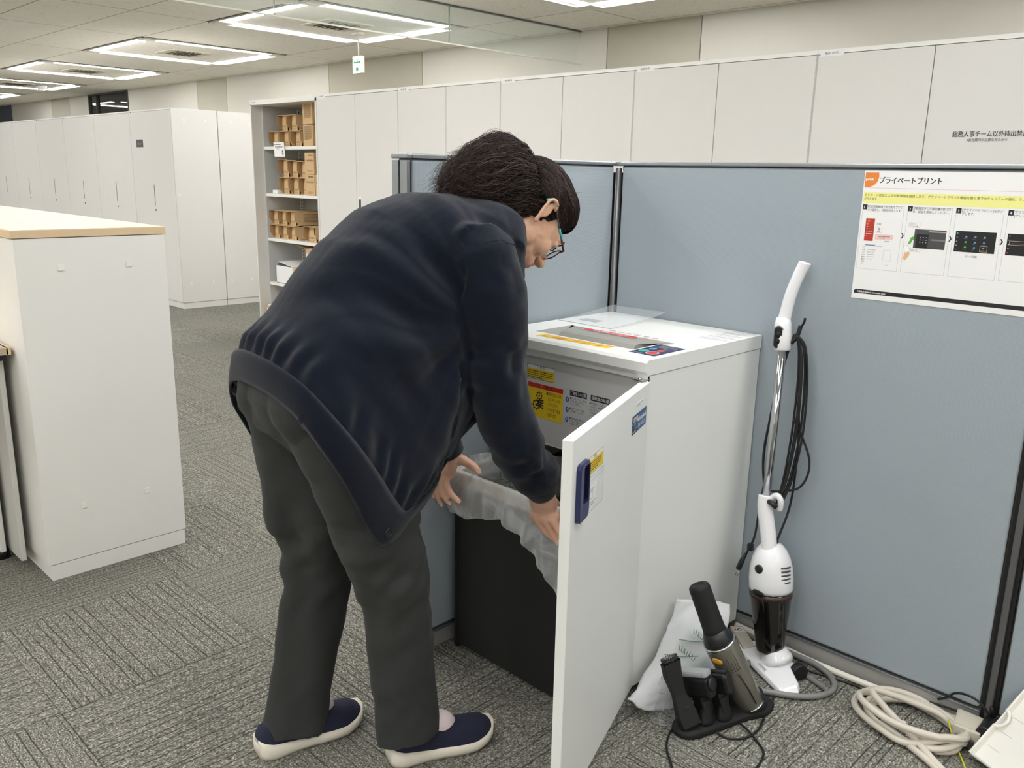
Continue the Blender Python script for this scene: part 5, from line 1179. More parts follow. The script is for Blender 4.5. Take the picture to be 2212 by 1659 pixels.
if HU.dot(DS) < 0: HU = -HU
if HR.dot(LS) < 0: HR = -HR
def hp_(f_, r_, u_): return HC3+HF*f_+HR*r_+HU*u_
HA = (HF, HR, HU)
bm_ = MB()
ell(bm_, hp_(-.012, 0, .030), HA, (.093, .073, .084), 'skin', 28)
ell(bm_, hp_(.030, 0, -.010), HA, (.062, .062, .082), 'skin', 24)
ell(bm_, hp_(.028, 0, -.058), HA, (.054, .050, .046), 'skin', 24)
ell(bm_, hp_(.064, 0, -.094), HA, (.020, .020, .016), 'skin', 16)
for sg_ in (1, -1):
    ell(bm_, hp_(.056, .033*sg_, -.030), HA, (.030, .026, .028), 'skin', 16)
    ell(bm_, hp_(.080, .030*sg_, .004), HA, (.012, .015, .009), 'skin', 14)
    ell(bm_, hp_(.006, .052*sg_, -.060), HA, (.030, .014, .030), 'skin', 14)
ell(bm_, hp_(.082, 0, .022), HA, (.014, .046, .010), 'skin', 16)
lim([hp_(.084, 0, .008), hp_(.100, 0, -.014), hp_(.112, 0, -.030)], [.008, .010, .0125], 'skin', bm_, 12, 4)
for sg_ in (1, -1): ell(bm_, hp_(.101, .011*sg_, -.035), HA, (.010, .008, .008), 'skin', 12)
ell(bm_, hp_(.093, 0, -.058), HA, (.010, .022, .0065), 'skin', 14); ell(bm_, hp_(.091, 0, -.069), HA, (.010, .019, .0065), 'skin', 14)
ell(bm_, hp_(.072, 0, -.062), HA, (.024, .032, .024), 'skin', 14)
# ears: bowl, rim and lobe
for sg_ in (1, -1):
    e0 = hp_(-.012, .070*sg_, -.014)
    EO = (HR*sg_*.86-HF*.5).normalized()
    def ep(u_, v_, o=0.): return e0+HU*u_+EO*(.010+v_)+HF*o
    lim([ep(-.030, -.006, .004), ep(-.022, .002), ep(-.004, .008, -.006), ep(.016, .013, -.010), ep(.029, .012, -.002), ep(.032, .006, .010), ep(.024, -.002, .016)], [.0055, .0045, .004, .0042, .0045, .0042, .0035], 'skin', bm_, 10, 4)
    ell(bm_, ep(.002, .001, .002), (HF, EO, HU), (.013, .0045, .027), 'skin', 14); ell(bm_, ep(-.030, -.003, .003), (HF, EO, HU), (.007, .005, .009), 'skin', 12)
# neck, trunk, legs and arms under the clothes
lim([hp_(-.030, 0, -.030), ws(.395, 0, 1.135), ws(.345, 0, 1.125), ws(.25, 0, 1.12)], [.054, .053, .056, .07], 'skin', bm_, 24)
bm_.rings([ring((-.14, .80), (-.01, .76), .11), ring((-.15, .90), (.0, .85), .115), ring((-.09, 1.01), (.06, .87), .125), ring((0, 1.12), (.14, .93), .135), ring((.10, 1.175), (.23, .99), .15), ring((.19, 1.18), (.29, 1.04), .14), ring((.25, 1.17), (.33, 1.08), .09)], 'skin')
WR = Vector((-1.199, 1.318, .580)); WL = Vector((-1.537, 1.343, .590))
SR = Vector((-1.245, 1.170, 1.075)); SL_ = ws(.19, -.165, 1.06)
lim([SR, Vector((-1.218, 1.196, .90)), Vector((-1.203, 1.21, .80)), Vector((-1.195, 1.26, .68)), WR], [.05, .042, .038, .034, .025], 'skin', bm_)
lim([SL_, ws(.19, -.16, .90), ws(.22, -.14, .78), Vector((-1.545, 1.30, .68)), WL], [.05, .042, .038, .033, .025], 'skin', bm_)
lim([Vector((-1.335, .87, .80)), Vector((-1.318, .985, .48)), Vector((-1.306, 1.0, .39)), Vector((-1.303, 1.015, .20)), Vector((-1.298, 1.025, .07))], [.055, .050, .042, .038, .03], 'skin', bm_)
lim([Vector((-1.50, .89, .80)), Vector((-1.512, .945, .48)), Vector((-1.514, .945, .40)), Vector((-1.519, .915, .20)), Vector((-1.520, .88, .07))], [.055, .050, .042, .036, .03], 'skin', bm_)
ell(bm_, Vector((-1.285, 1.065, .040)), (Vector((.3, .95, 0)), Vector((.95, -.3, 0)), UZ), (.075, .028, .022), 'skin', 14); ell(bm_, Vector((-1.516, .90, .040)), (Vector((.1, .99, 0)), Vector((.99, -.1, 0)), UZ), (.075, .028, .022), 'skin', 14)
# right hand: back towards us, fingers gripping the bag over the rim, thumb on the inside
def P_(x, y, z): return Vector((x, y, z))
hx = P_(-1.221, 1.356, .508)
ell(bm_, (WR+hx)/2+P_(0, .0, -.002), ((hx-WR).normalized(), Vector((1, .15, .1)).normalized(), (hx-WR).normalized().cross(Vector((1, .15, .1)).normalized())), (.056, .037, .021), 'skin', 20)
ell(bm_, hx+P_(.004, -.003, -.004), (Vector((1, 0, .16)).normalized(), Vector((0, 1, 0)), Vector((-.16, 0, 1)).normalized()), (.043, .018, .026), 'skin', 18)
NAILS = []
def finger(pts, rr): lim([P_(*q) for q in pts], rr, 'skin', bm_, 14, 5); NAILS.append((P_(*pts[-2]), P_(*pts[-1]), rr[-1]))
finger([(-1.250, 1.350, .498), (-1.256, 1.358, .482), (-1.248, 1.370, .468), (-1.236, 1.376, .462)], [.0105, .0100, .0088, .0076])
finger([(-1.230, 1.347, .492), (-1.230, 1.356, .472), (-1.220, 1.366, .454), (-1.212, 1.370, .446)], [.0110, .0102, .0090, .0078])
finger([(-1.207, 1.347, .494), (-1.203, 1.356, .472), (-1.196, 1.363, .454), (-1.190, 1.366, .443)], [.0108, .0100, .0088, .0074])
finger([(-1.188, 1.346, .502), (-1.180, 1.354, .484), (-1.174, 1.359, .466), (-1.170, 1.361, .454)], [.0100, .0090, .0080, .0066])
finger([(-1.222, 1.352, .556), (-1.240, 1.378, .532), (-1.242, 1.405, .518), (-1.240, 1.422, .502)], [.012, .0108, .0095, .008])
# left hand: thumb over the rim, fingers spread down outside it
pl_ = P_(-1.571, 1.362, .512)
xa_ = (pl_-WL).normalized(); xb_ = Vector((1, -.1, 0)); xb_ = (xb_-xa_*xb_.dot(xa_)).normalized()
ell(bm_, (WL+pl_)/2+P_(.004, 0, -.002), (xa_, xb_, xa_.cross(xb_)), (.054, .033, .021), 'skin', 20)
lim([P_(-1.545, 1.350, .570), P_(-1.528, 1.360, .556)], [.019, .016], 'skin', bm_, 14, 4)
ell(bm_, pl_+P_(.006, 0, .002), (Vector((1, 0, -.25)).normalized(), Vector((0, 1, 0)), Vector((.25, 0, 1)).normalized()), (.030, .016, .022), 'skin', 18)
finger([(-1.538, 1.354, .562), (-1.514, 1.366, .556), (-1.490, 1.378, .545), (-1.474, 1.386, .532)], [.016, .0135, .0110, .0092])
finger([(-1.560, 1.354, .500), (-1.557, 1.356, .478), (-1.546, 1.360, .458), (-1.520, 1.364, .444)], [.0098, .0092, .0085, .0075])
finger([(-1.573, 1.352, .496), (-1.572, 1.350, .470), (-1.562, 1.352, .448), (-1.548, 1.356, .434)], [.0098, .009, .0080, .0072])
finger([(-1.586, 1.350, .500), (-1.590, 1.346, .474), (-1.583, 1.346, .448), (-1.573, 1.350, .426)], [.0094, .0086, .0076, .0068])
finger([(-1.598, 1.348, .508), (-1.604, 1.342, .488), (-1.601, 1.340, .464), (-1.594, 1.342, .444)], [.0084, .0076, .0066, .006])
def bdisp(co, nr):
    return co+nr*(.0006*vn(co, 160., 3))[:, None]
fc_ = npa(hp_(.094, 0, -.0635)); hf_, hu_, hr_ = npa(HF), npa(HU), npa(HR)
def bmat(pc):
    d = pc-fc_; lip = (np.abs(d@hu_) < .009) & (np.abs(d@hr_) < .021) & ((d@hf_) > -.004)
    hand = (pc[:, 2] < .60) & (pc[:, 1] > 1.30)
    return np.where(lip, 1, np.where(hand, 2, 0))
person = fuse('person', bm_, .0036, None, 5, bdisp, ['skin', 'lips', 'skin_hand'], bmat)
tag(person, 'person in navy cardigan and grey trousers bending over the black bin fitting a plastic bag', 'person')
for a, b_, r_ in NAILS[:4]+NAILS[5:]:
    d_, s_, u_ = frame(b_-a); vv = (Vector((0, 0, 1.246))-b_); vv = (vv-d_*vv.dot(d_)).normalized(); ss = d_.cross(vv)
    c_ = b_+d_*r_*.25+vv*r_*.90; MB().prism([c_+ss*r_*.62*math.cos(q)+d_*r_*.8*math.sin(q) for q in [2*PI*k/12 for k in range(12)]], vv*.0008, 'nail').build('fingernail', person)
# eyes: closed lids with lashes, brows
for sg_ in (1, -1):
    MB().tube(crom([hp_(.0885, .017*sg_, -.001), hp_(.0915, .029*sg_, -.0045), hp_(.086, .043*sg_, -.001)], 6), .0012, 'hair_dark', 6).build('eyelashes', person)
    MB().tube(crom([hp_(.096, .014*sg_, .024), hp_(.097, .028*sg_, .029), hp_(.086, .045*sg_, .024)], 6), .0022, 'hair_dark', 6).build('eyebrow', person)

# cardigan
def hemlift(t_):   # front corners hang lower than the straight hem
    c_ = max(0, math.cos(t_)); s2 = abs(math.sin(t_)); return UZ*(-.100*(s2**1.5)*max(0, math.cos(t_)+.15)**.7*1.1)+DS*(-.045*s2*c_)
def hl(k): return lambda t_: hemlift(t_)*k
CR = [((-.236, .858), (.115, .585), .186, 1.0), ((-.232, .905), (.138, .612), .192, .85), ((-.218, .945), (.176, .652), .190, .6), ((-.172, .985), (.222, .708), .186, .35), ((-.122, 1.050), (.272, .765), .182, .15), ((-.055, 1.120), (.292, .825), .180, 0),
      ((.025, 1.178), (.310, .895), .188, 0), ((.120, 1.205), (.330, .960), .186, 0), ((.200, 1.208), (.345, 1.010), .172, 0), ((.265, 1.200), (.360, 1.055), .135, 0), ((.315, 1.190), (.372, 1.085), .085, 0), ((.345, 1.182), (.392, 1.095), .066, 0)]
cd = MB(); RG = [ring(b_, f_, w__, 48, 2.2) for b_, f_, w__, k in CR]
HEM = [(0, .150, .620, 0), (22, .090, .600, .110), (38, .000, .582, .170), (50, -.063, .568, .197), (62, -.100, .612, .206), (78, -.125, .662, .211), (95, -.155, .722, .212), (115, -.185, .778, .198), (140, -.206, .828, .152), (160, -.218, .852, .08), (180, -.222, .858, 0)]
hc_ = [ws(a, c, b) for _, a, b, c in HEM]+[ws(a, -c, b) for _, a, b, c in HEM[-2:0:-1]]; ha_ = [h[0] for h in HEM]+[360-h[0] for h in HEM[-2:0:-1]]+[360]
hs_ = crom(hc_, 8, True); hang = [ha_[i//8]+(ha_[i//8+1]-ha_[i//8])*(i % 8)/8 for i in range(len(hs_))]
def hemat(deg):
    for i in range(len(hang)):
        if hang[i] <= deg <= (hang[i+1] if i+1 < len(hang) else 360): 
            u_ = (deg-hang[i])/max(1e-6, ((hang[i+1] if i+1 < len(hang) else 360)-hang[i])); return hs_[i]*(1-u_)+hs_[(i+1) % len(hs_)]*u_
DEL = [hemat(k*7.5)-RG[0][k] for k in range(48)]
RG = [[q+DEL[k]*CR[i][3] for k, q in enumerate(rg)] for i, rg in enumerate(RG)]
def shrink(rg, k, mv=Vector((0, 0, 0))):
    c_ = sum(rg, Vector((0, 0, 0)))/len(rg); return [c_+(q-c_)*k+mv for q in rg]
cd.rings([shrink(RG[3], .86), shrink(RG[1], .86), shrink(RG[0], .90)]+RG+[shrink(RG[-1], .93), shrink(RG[-1], .85, -(DS*.03)-UZ*.005)], 'cardigan_knit')
SRp = [(-1.262, 1.165, 1.085), (-1.232, 1.180, 1.010), (-1.222, 1.192, .930), (-1.214, 1.190, .860), (-1.204, 1.208, .765), (-1.199, 1.248, .680), (-1.199, 1.292, .622), (-1.204, 1.314, .592)]
lim([P_(*q) for q in SRp], [.088, .078, .068, .058, .059, .058, .053, .040], 'cardigan_knit', cd, 28, 5)
SLp = [ws(.17, -.15, 1.07), ws(.19, -.165, .96), ws(.20, -.165, .86), ws(.225, -.15, .77), P_(-1.545, 1.285, .69), P_(-1.536, 1.325, .62), P_(-1.535, 1.338, .598)]
lim(SLp, [.085, .075, .068, .062, .054, .045, .036], 'cardigan_knit', cd, 24, 5)
HB, HF0 = ws(-.236, 0, .858), ws(.115, 0, .585); spn = (ws(-.065, 0, 1.0)-ws(-.09, 0, .70)).normalized()
hd0 = npa((HF0-HB).normalized()); hn = np.cross(npa(LS), hd0); hn = hn*np.sign(hn[2])
def cdisp(co, nr):
    s_, l_, z_ = sagc(co); d = co-npa(HB); h = d@hn
    ang = np.arctan2(l_/.2, (d@hd0-.235)/.235)
    arm = (l_ > .125+.06*np.clip((z_-.95)/.2, 0, 1)) & (s_ > .12)
    rp = np.array([npa(q) for q in crom(RG[1], 3, True)]); d1 = np.min(np.linalg.norm(co[:, None, :]-rp[None], axis=2), axis=1)
    gat = np.exp(-((d1-.035)/.032)**2)*(.0048*np.sin(ang*30+3.5*vn(co, 12., 4)))*(~arm)
    fol = np.zeros(len(co))
    # long soft drapes over the back and side
    q = np.stack([s_*5+z_*3, l_*3, z_*2-s_*1], 1)
    fol += .0090*vn(np.stack([s_*1.1+z_*.9, l_*.5, z_*.3-s_*.4], 1), 11., 7)*(~arm)
    fol += .0045*vn(np.stack([s_*1.0+z_*.8, l_*.6, (z_-s_)*.25], 1), 26., 8)*(~arm)
    fol *= np.clip((l_+.02)/.12, .3, 1)*np.clip(d1/.06, .1, 1)
    ph_, rh_ = np.arctan2(z_-.96, s_-.17), np.hypot(z_-.96, s_-.17)
    rad = np.sin(ph_*8+1.6*vn(co, 6., 31)); rad = np.sign(rad)*np.abs(rad)**1.6
    fol += .0110*rad*np.clip((rh_-.04)/.10, 0, 1)*np.clip((.42-rh_)/.2, 0, 1)*(~arm)*(l_ > .02)*np.clip((l_-.02)/.06, 0, 1)
    # sleeve wrinkles across the arm
    aw = np.exp(-((z_-.875)/.05)**2)*.0065+np.exp(-((z_-.66)/.055)**2)*.0085+.0025
    fol += np.where(arm, aw*vn(np.stack([l_*.35, s_*.9, z_*1.0], 1), 38., 9), 0)
    # shoulder seam
    return co+nr*(gat+fol+.0003*vn(co, 300., 5))[:, None]
nv = (HF0-HB)
card = fuse('cardigan', cd, .0048, person, 5, cdisp, ['cardigan_knit'])
card['label'] = 'navy knitted cardigan'
# ribbed hem band, front placket, cuffs, collar band, buttons, shoulder seam
hb = MB(); T0 = [q for q in RG[0]]; low = [q-(RG[1][k]-q)*.15 for k, q in enumerate(RG[0])]; mid = [(RG[0][k]+RG[1][k])/2 for k in range(48)]; up_ = [RG[1][k]*.62+RG[0][k]*.38+(RG[1][k]-RG[2][k])*0 for k in range(48)]
def grow(rg, d): 
    c_ = sum(rg, Vector((0, 0, 0)))/len(rg); return [q+(q-c_).normalized()*d for q in rg]
def densify(rg): return [q for q in crom(rg, 4, True)]
bands = [densify(x) for x in (grow(low, .0015), grow(RG[0], .0048), grow(mid, .0052), grow([RG[1][k]*1. for k in range(48)], .0045), grow([RG[1][k]*.85+RG[2][k]*.15 for k in range(48)], .0015))]
for bi, bnd in enumerate(bands):
    bands[bi] = [q+(q-sum(bnd, Vector((0, 0, 0)))/len(bnd)).normalized()*(.0009*(k % 2)+.0025*snoise(k*.11, bi*.0+3)) for k, q in enumerate(bnd)]
hb.rings(bands, 'cardigan_rib', True, (False, False)); hbo = hb.build('hem_band', card); sm = hbo.modifiers.new('s', 'SOLIDIFY'); sm.thickness = .005; sm.offset = -1
for (a, b_, r0, r1) in ((P_(-1.197, 1.290, .618), P_(-1.2045, 1.3285, .5705), .047, .0335), (P_(-1.540, 1.315, .632), P_(-1.534, 1.345, .573), .044, .037)):
    ax_ = b_-a; MB().lathe(a, ax_, [(0, r0-.006), (.004, r0), (ax_.length*.5, (r0+r1)/2), (ax_.length, r1), (ax_.length+.002, r1-.003), (ax_.length-.01, r1-.005)], 'cardigan_rib', 32).build('cuff', card)
MB().tube(crom([RG[-1][k] for k in range(0, 48, 3)], 4, True), .0055, 'cardigan_rib', 10).build('neck_band', card)
def onring(i, k, d=.0): 
    rg = RG[i]; c_ = sum(rg, Vector((0, 0, 0)))/len(rg); return rg[k]+(rg[k]-c_).normalized()*d
# front edge of the opening, along the lowest line from collar to hem
fe = [onring(i, 2, .004) for i in range(0, 11)]
MB().tube(crom(fe, 3), .007, 'cardigan_rib', 8).build('front_placket', card)
def button(c_, nrm):
    MB().lathe(c_, nrm, [(0, .0095), (.002, .0105), (.004, .0100), (.0035, .0075), (.0028, .007), (.0028, .001)], 'button_dark', 22).build('button', card)
bv2 = BVHTree.FromPolygons([v.co.copy() for v in hbo.data.vertices], [tuple(p_.vertices) for p_ in hbo.data.polygons])
hb_ = bv2.find_nearest(RG[0][7]*.66+RG[1][7]*.34+LS*.03); bn_ = hb_[1]*(1 if hb_[1].dot(LS) > 0 else -1); bn_ = (bn_+LS*1.2).normalized(); bc = hb_[0]+bn_*.0035
button(bc, bn_)
bc = onring(0, 2, .006)*.5+onring(1, 2, .006)*.5; button(bc, LS)
SEAMS = [[(-1.215, 1.13, 1.103), (-1.201, 1.168, 1.109), (-1.195, 1.224, 1.113), (-1.194, 1.24, 1.098), (-1.192, 1.251, 1.082)], [(-1.195, 1.224, 1.113), (-1.205, 1.231, 1.129), (-1.223, 1.245, 1.146)]]
cbv = BVHTree.FromPolygons([v.co.copy() for v in card.data.vertices], [tuple(p_.vertices) for p_ in card.data.polygons])
for path in SEAMS:
    q_ = [cbv.find_nearest(P_(*v))[0:2] for v in [tuple(x) for x in crom(path, 6)]]
    MB().tube([a+n_*.0003 for a, n_ in q_], .0009, 'seam_dark', 6).build('shoulder_seam', card)

# trousers
tr_ = MB()
tr_.rings([ring((-.150, .70), (-.0, .68), .10), ring((-.205, .76), (.02, .69), .140), ring((-.224, .82), (.03, .735), .155), ring((-.214, .88), (.03, .80), .155), ring((-.198, .95), (.03, .855), .150), ring((-.17, .97), (.04, .89), .14)], 'trouser_cloth')
for l__ in (.078, -.078): ell(tr_, ws(-.118, l__, .825), (DS, LS, UZ), (.108, .080, .108), 'trouser_cloth', 26)
RP = [(-1.350, .905, .86), (-1.340, .893, .775), (-1.328, .925, .68), (-1.322, .956, .58), (-1.316, .985, .485), (-1.309, 1.000, .389), (-1.306, 1.012, .269), (-1.303, 1.020, .156), (-1.300, 1.026, .075), (-1.299, 1.027, .058)]
RRr = [.070, .095, .092, .090, .086, .072, .066, .064, .066, .066]
LP = [(-1.500, .910, .86), (-1.504, .900, .775), (-1.512, .925, .66), (-1.515, .942, .559), (-1.515, .953, .450), (-1.516, .946, .350), (-1.519, .918, .22), (-1.520, .893, .11), (-1.520, .876, .05), (-1.520, .873, .035)]
RRl = [.070, .095, .098, .097, .080, .071, .062, .060, .064, .064]
def leg(pts, rr):
    P = crom([P_(*q) for q in pts], 5); R_ = []
    for i in range(len(pts)-1):
        for j in range(5): R_.append(rr[i]+(rr[i+1]-rr[i])*j/5)
    R_.append(rr[-1]); rings_ = []
    for i, q in enumerate(P):
        d_ = (P[min(i+1, len(P)-1)]-P[max(i-1, 0)]).normalized(); fw_ = (DS-d_*DS.dot(d_)).normalized(); sd_ = d_.cross(fw_)
        k_ = R_[i]; low_ = min(1, max(0, (.45-q.z)/.15)); lw = .10*low_
        rg = []
        for k in range(36):
            t_ = 2*PI*k/36; cr_ = math.cos(t_); crease = 1+.13*(.35+.65*low_)*(abs(cr_)**14)
            rg.append(q+fw_*k_*(1+lw*.6)*cr_*crease+sd_*k_*(1-lw)*math.sin(t_))
        rings_.append(rg)
    tr_.rings([shrink(rings_[-4], .80), shrink(rings_[-1], .86)][:0]+rings_+[shrink(rings_[-1], .90), shrink(rings_[-4], .84)], 'trouser_cloth')
leg(RP, RRr); leg(LP, RRl)
def tdisp(co, nr):
    s_, l_, z_ = sagc(co)
    low_ = np.clip((.75-z_)/.4, 0, 1)
    knee = np.exp(-((z_-.50)/.09)**2)+.8*np.exp(-((z_-.36)/.06)**2)*(l_ < 0)
    wr = vn(np.stack([s_*.5+l_*.6, l_*.5, z_*1.0-s_*.5], 1), 26., 11)*(.0034+.0085*knee)
    lng = vn(np.stack([s_*1.0, l_*1.0, z_*.16], 1), 18., 12)*.0075
    fr_ = np.exp(-((z_-.55)/.10)**2)*np.clip((s_+.02)/.06, 0, 1)*.011*vn(np.stack([s_*.2, l_*.3, z_*1.]+[], 1), 40., 13)
    return co+nr*(wr+lng*np.clip((.9-z_)/.3, 0, 1)+fr_)[:, None]
tro = fuse('trousers', tr_, .0045, person, 2, tdisp, ['trouser_cloth']); tro['label'] = 'dark grey creased trousers'

# shoes
def shoe(heel, toe, hem_z):
    heel, toe = P_(*heel), P_(*toe); d_ = (toe-heel).normalized(); L = (toe-heel).length; s_ = Vector((d_.y, -d_.x, 0)); o = None
    prof = [(0, .012, .0), (.012, .022, 0), (.04, .030, 0), (.10, .0345, 0), (.30, .034, .001), (.45, .036, .003), (.62, .0435, .005), (.76, .0465, .004), (.88, .040, 0), (.95, .030, -.004), (1.0, .012, -.008)]
    def halfw(t_):
        for (a, b_, c_), (a2, b2, c2) in zip(prof, prof[1:]):
            if t_ <= a2: u_ = (t_-a)/(a2-a); return b_+(b2-b_)*u_, c_+(c2-c_)*u_
        return prof[-1][1:]
    N = 34; up = MB(); so = MB(); Ru, Rs = [], []
    for i in range(N+1):
        t_ = i/N; t_ = .5-.5*math.cos(PI*t_) if True else t_
        hw, sh = halfw(t_); c_ = heel+d_*(L*t_)+s_*sh
        spring = .014*max(0, (t_-.72)/.28)**2+.006*max(0, (.12-t_)/.12)
        st_ = .030+.010*max(0, .35-t_)/.35-.006*t_
        ht = .100-.012*t_ if t_ < .22 else (.100-.02 if t_ < .3 else .092-.050*((t_-.3)/.7)**1.05)
        ht = .058+.040*min(1, t_/.25) if t_ < .3 else .098-.030*min(1, (t_-.3)/.3)-.032*max(0, (t_-.6)/.4)**1.5
        ht *= min(1, .25+math.sqrt(max(0, 1-t_))*2.2)*min(1, .80+t_*4)
        rg = []
        for k in range(20):
            a = PI*k/19; x_ = math.copysign(abs(math.cos(a))**.75, math.cos(a)); y_ = math.sin(a)**.8
            rg.append(c_+s_*hw*x_*(1-.22*y_)+UZ*(st_*.75+spring+max(.004, ht-st_*.75)*y_))
        Ru.append(rg)
        e_w = hw+.0045+.003*max(0, .3-t_)/.3
        wob = .0012*math.sin(t_*95)
        Rs.append([c_+s_*e_w*.86+UZ*(spring*.9+.0), c_+s_*(e_w+wob*.6)+UZ*(.010+spring), c_+s_*e_w+UZ*(st_*.8+spring), c_+s_*(hw*.96)+UZ*(st_+spring), c_-s_*(hw*.96)+UZ*(st_+spring), c_-s_*e_w+UZ*(st_*.8+spring), c_-s_*(e_w+wob*.6)+UZ*(.010+spring), c_-s_*e_w*.86+UZ*(spring*.9)])
    up.rings(Ru, 'shoe_navy', True, (True, True), closed=True); sh_ = up.build('shoe', person)
    so.rings(Rs, 'shoe_sole', True); so.build('sole', sh_)
    ex = d_*1; q0 = Rs[0]
    return sh_, heel, d_, s_, L
hr0 = shoe((-1.316, .980, .001), (-1.236, 1.216, .001), .06); hl0 = shoe((-1.529, .786, .001), (-1.492, 1.036, .001), .03)
hr0[0]['label'] = 'right navy slip-on shoe with pale sole'; hl0[0]['label'] = 'left navy slip-on shoe with pale sole'
sk = MB(); ell(sk, P_(-1.278, 1.092, .066), (Vector((.3, .92, -.35)).normalized(), Vector((.95, -.3, 0)), Vector((.1, .33, .93)).normalized()), (.040, .030, .027), 'sock', 20); sk.build('sock', person)
sk = MB(); ell(sk, P_(-1.510, .935, .058), (Vector((.1, .95, -.3)).normalized(), Vector((.99, -.1, 0)), Vector((.0, .3, .95)).normalized()), (.034, .028, .034), 'sock', 20); sk.build('sock', person)
p = Print(P_(-1.5185, .781, .046), Vector((.97, .1, 0)), (0, -.15, 1), .0004)
ph = Print(P_(-1.521, .779, .040), Vector((.8, .18, .0)), UZ, .0004); ph.text('moz', 0, 0, .008, 'print_white', .017, fat=.0003); ph.build('heel_print', hl0[0])

# glasses
gl = MB()
for sg_ in (1, -1):
    cgl = (.106, .031*sg_, -.010)
    rim = [hp_(.106-.012*abs(.024*math.cos(q)*sg_+.031*sg_)/.055, cgl[1]+.0245*math.copysign(abs(math.cos(q))**.75, math.cos(q)), cgl[2]+.0165*math.copysign(abs(math.sin(q))**.75, math.sin(q))) for q in [2*PI*k/28 for k in range(28)]]
    gl.tube(rim+[rim[0]], .0016, 'glasses_brown', 8)
gl.tube([hp_(.104, -.008, -.006), hp_(.108, 0, -.003), hp_(.104, .008, -.006)], .0016, 'glasses_brown', 8)
glo = gl.build('glasses', person)
for sg_ in (1, -1):
    MB().tube([hp_(.095, .056*sg_, -.003), hp_(.093, .066*sg_, -.002), hp_(.064, .0725*sg_, .001)], .0026, 'glasses_brown', 8).build('temple', glo)
    MB().tube([hp_(.064, .0725*sg_, .001), hp_(.038, .0765*sg_, .004)], .0026, 'glasses_teal', 8).build('teal_section', glo)
    MB().tube(crom([hp_(.038, .0765*sg_, .004), hp_(.012, .079*sg_, .010), hp_(-.010, .082*sg_, .016), hp_(-.026, .083*sg_, .010), hp_(-.034, .080*sg_, -.002)], 4), .0016, 'machine_grey', 8).build('temple_arm', glo)
    MB().tube(crom([hp_(-.010, .084*sg_, .018), hp_(-.026, .086*sg_, .014), hp_(-.036, .083*sg_, -.002)], 4), .0036, 'glasses_teal', 8).build('temple_tip', glo)
    ln = [hp_(.1055-.012*abs(.023*math.cos(q)*sg_+.031*sg_)/.055, .031*sg_+.023*math.copysign(abs(math.cos(q))**.75, math.cos(q)), -.010+.0155*math.copysign(abs(math.sin(q))**.75, math.sin(q))) for q in [2*PI*k/28 for k in range(28)]]
    MB().prism(ln, HF*.0012, 'lens').build('lens', glo)

# hair: cap, loose ponytail mass and single strands
TIE = ws(.430, .020, 1.215)
hm = MB()
ell(hm, hp_(-.016, 0, .036), HA, (.100, .0775, .088), 'hair_dark', 30)
ell(hm, hp_(.012, 0, .056), HA, (.078, .073, .066), 'hair_dark', 26)
ell(hm, hp_(-.040, 0, -.000), HA, (.066, .0745, .060), 'hair_dark', 26)
PT = [(TIE, .052), (ws(.385, .02, 1.236), .078), (ws(.335, .020, 1.238), .090), (ws(.275, .015, 1.232), .074), (ws(.225, .01, 1.225), .048), (ws(.195, .01, 1.218), .022)]
def pth(t_):      # axis point and radius of the tail
    x_ = t_*(len(PT)-1); i = min(int(x_), len(PT)-2); u_ = x_-i; u2 = u_*u_*(3-2*u_)
    return PT[i][0]*(1-u_)+PT[i+1][0]*u_, PT[i][1]*(1-u2)+PT[i+1][1]*u2
tax = (PT[-1][0]-PT[0][0]).normalized(); tlat = LS; tup = tlat.cross(tax).normalized(); 
if tup.z < 0: tup = -tup
def tpt(t_, a, k=1.): 
    c_, r_ = pth(t_); dn = 1.0 if math.sin(a) > 0 else .82+.30*(1-t_)
    return c_+(tlat*math.cos(a)*.80+tup*math.sin(a)*dn)*r_*k
hm.rings([[tpt(0, a, .3) for a in [2*PI*k/28 for k in range(28)]]]+[[tpt(i/24, 2*PI*k/28, .92) for k in range(28)] for i in range(1, 25)]+[[tpt(1, 2*PI*k/28, .2)-0*tax for k in range(28)]], 'hair_dark')
def hdisp(co, nr):
    d = co-npa(TIE); a_ = np.arctan2(d@npa(tlat), d@npa(tup)); t_ = d@npa(tax)
    tail = t_ > .0
    g_ = .0085*vn(np.stack([a_*1.0, t_*4, a_*0+1], 1), 5., 21)+.0045*vn(np.stack([a_*1.0, t_*3, a_*0+1], 1), 16., 22)
    dh = co-npa(HC3); b_ = np.arctan2(dh@hr_, dh@hu_)
    g2 = .0010*vn(np.stack([b_, b_*0, (dh@hf_)*2], 1), 26., 23)
    return co+nr*np.where(tail, g_, g2)[:, None]
def hcut(co):      # keep the hairline clear of face, ear and nape
    d = co-npa(HC3); f_, u_, r_ = d@hf_, d@hu_, np.abs(d@hr_)
    tail = ((co-npa(TIE))@npa(tax)) > -.005
    face = (f_ > .066-.9*np.maximum(0, -u_+.03)*0) & (u_ < .062)
    face |= (f_ > .020) & (u_ < .016+.0*f_) 
    face |= (f_ > -.055) & (u_ < -.012) | (u_ < -.050)
    return face & ~tail
hair = fuse('hair', hm, .0042, person, 4, hdisp, ['hair_dark'], cut=hcut); hair['label'] = 'dark brown hair tied in a loose untidy ponytail'
def strands(paths, r, name, m='hair_dark'):
    b_ = MB()
    for P in paths: b_.tube(P, r, m, 3, rr=[r*(1-.75*(i/(len(P)-1))**2) for i in range(len(P))])
    return b_.build(name, hair)
rs = random.Random(5); paths = []
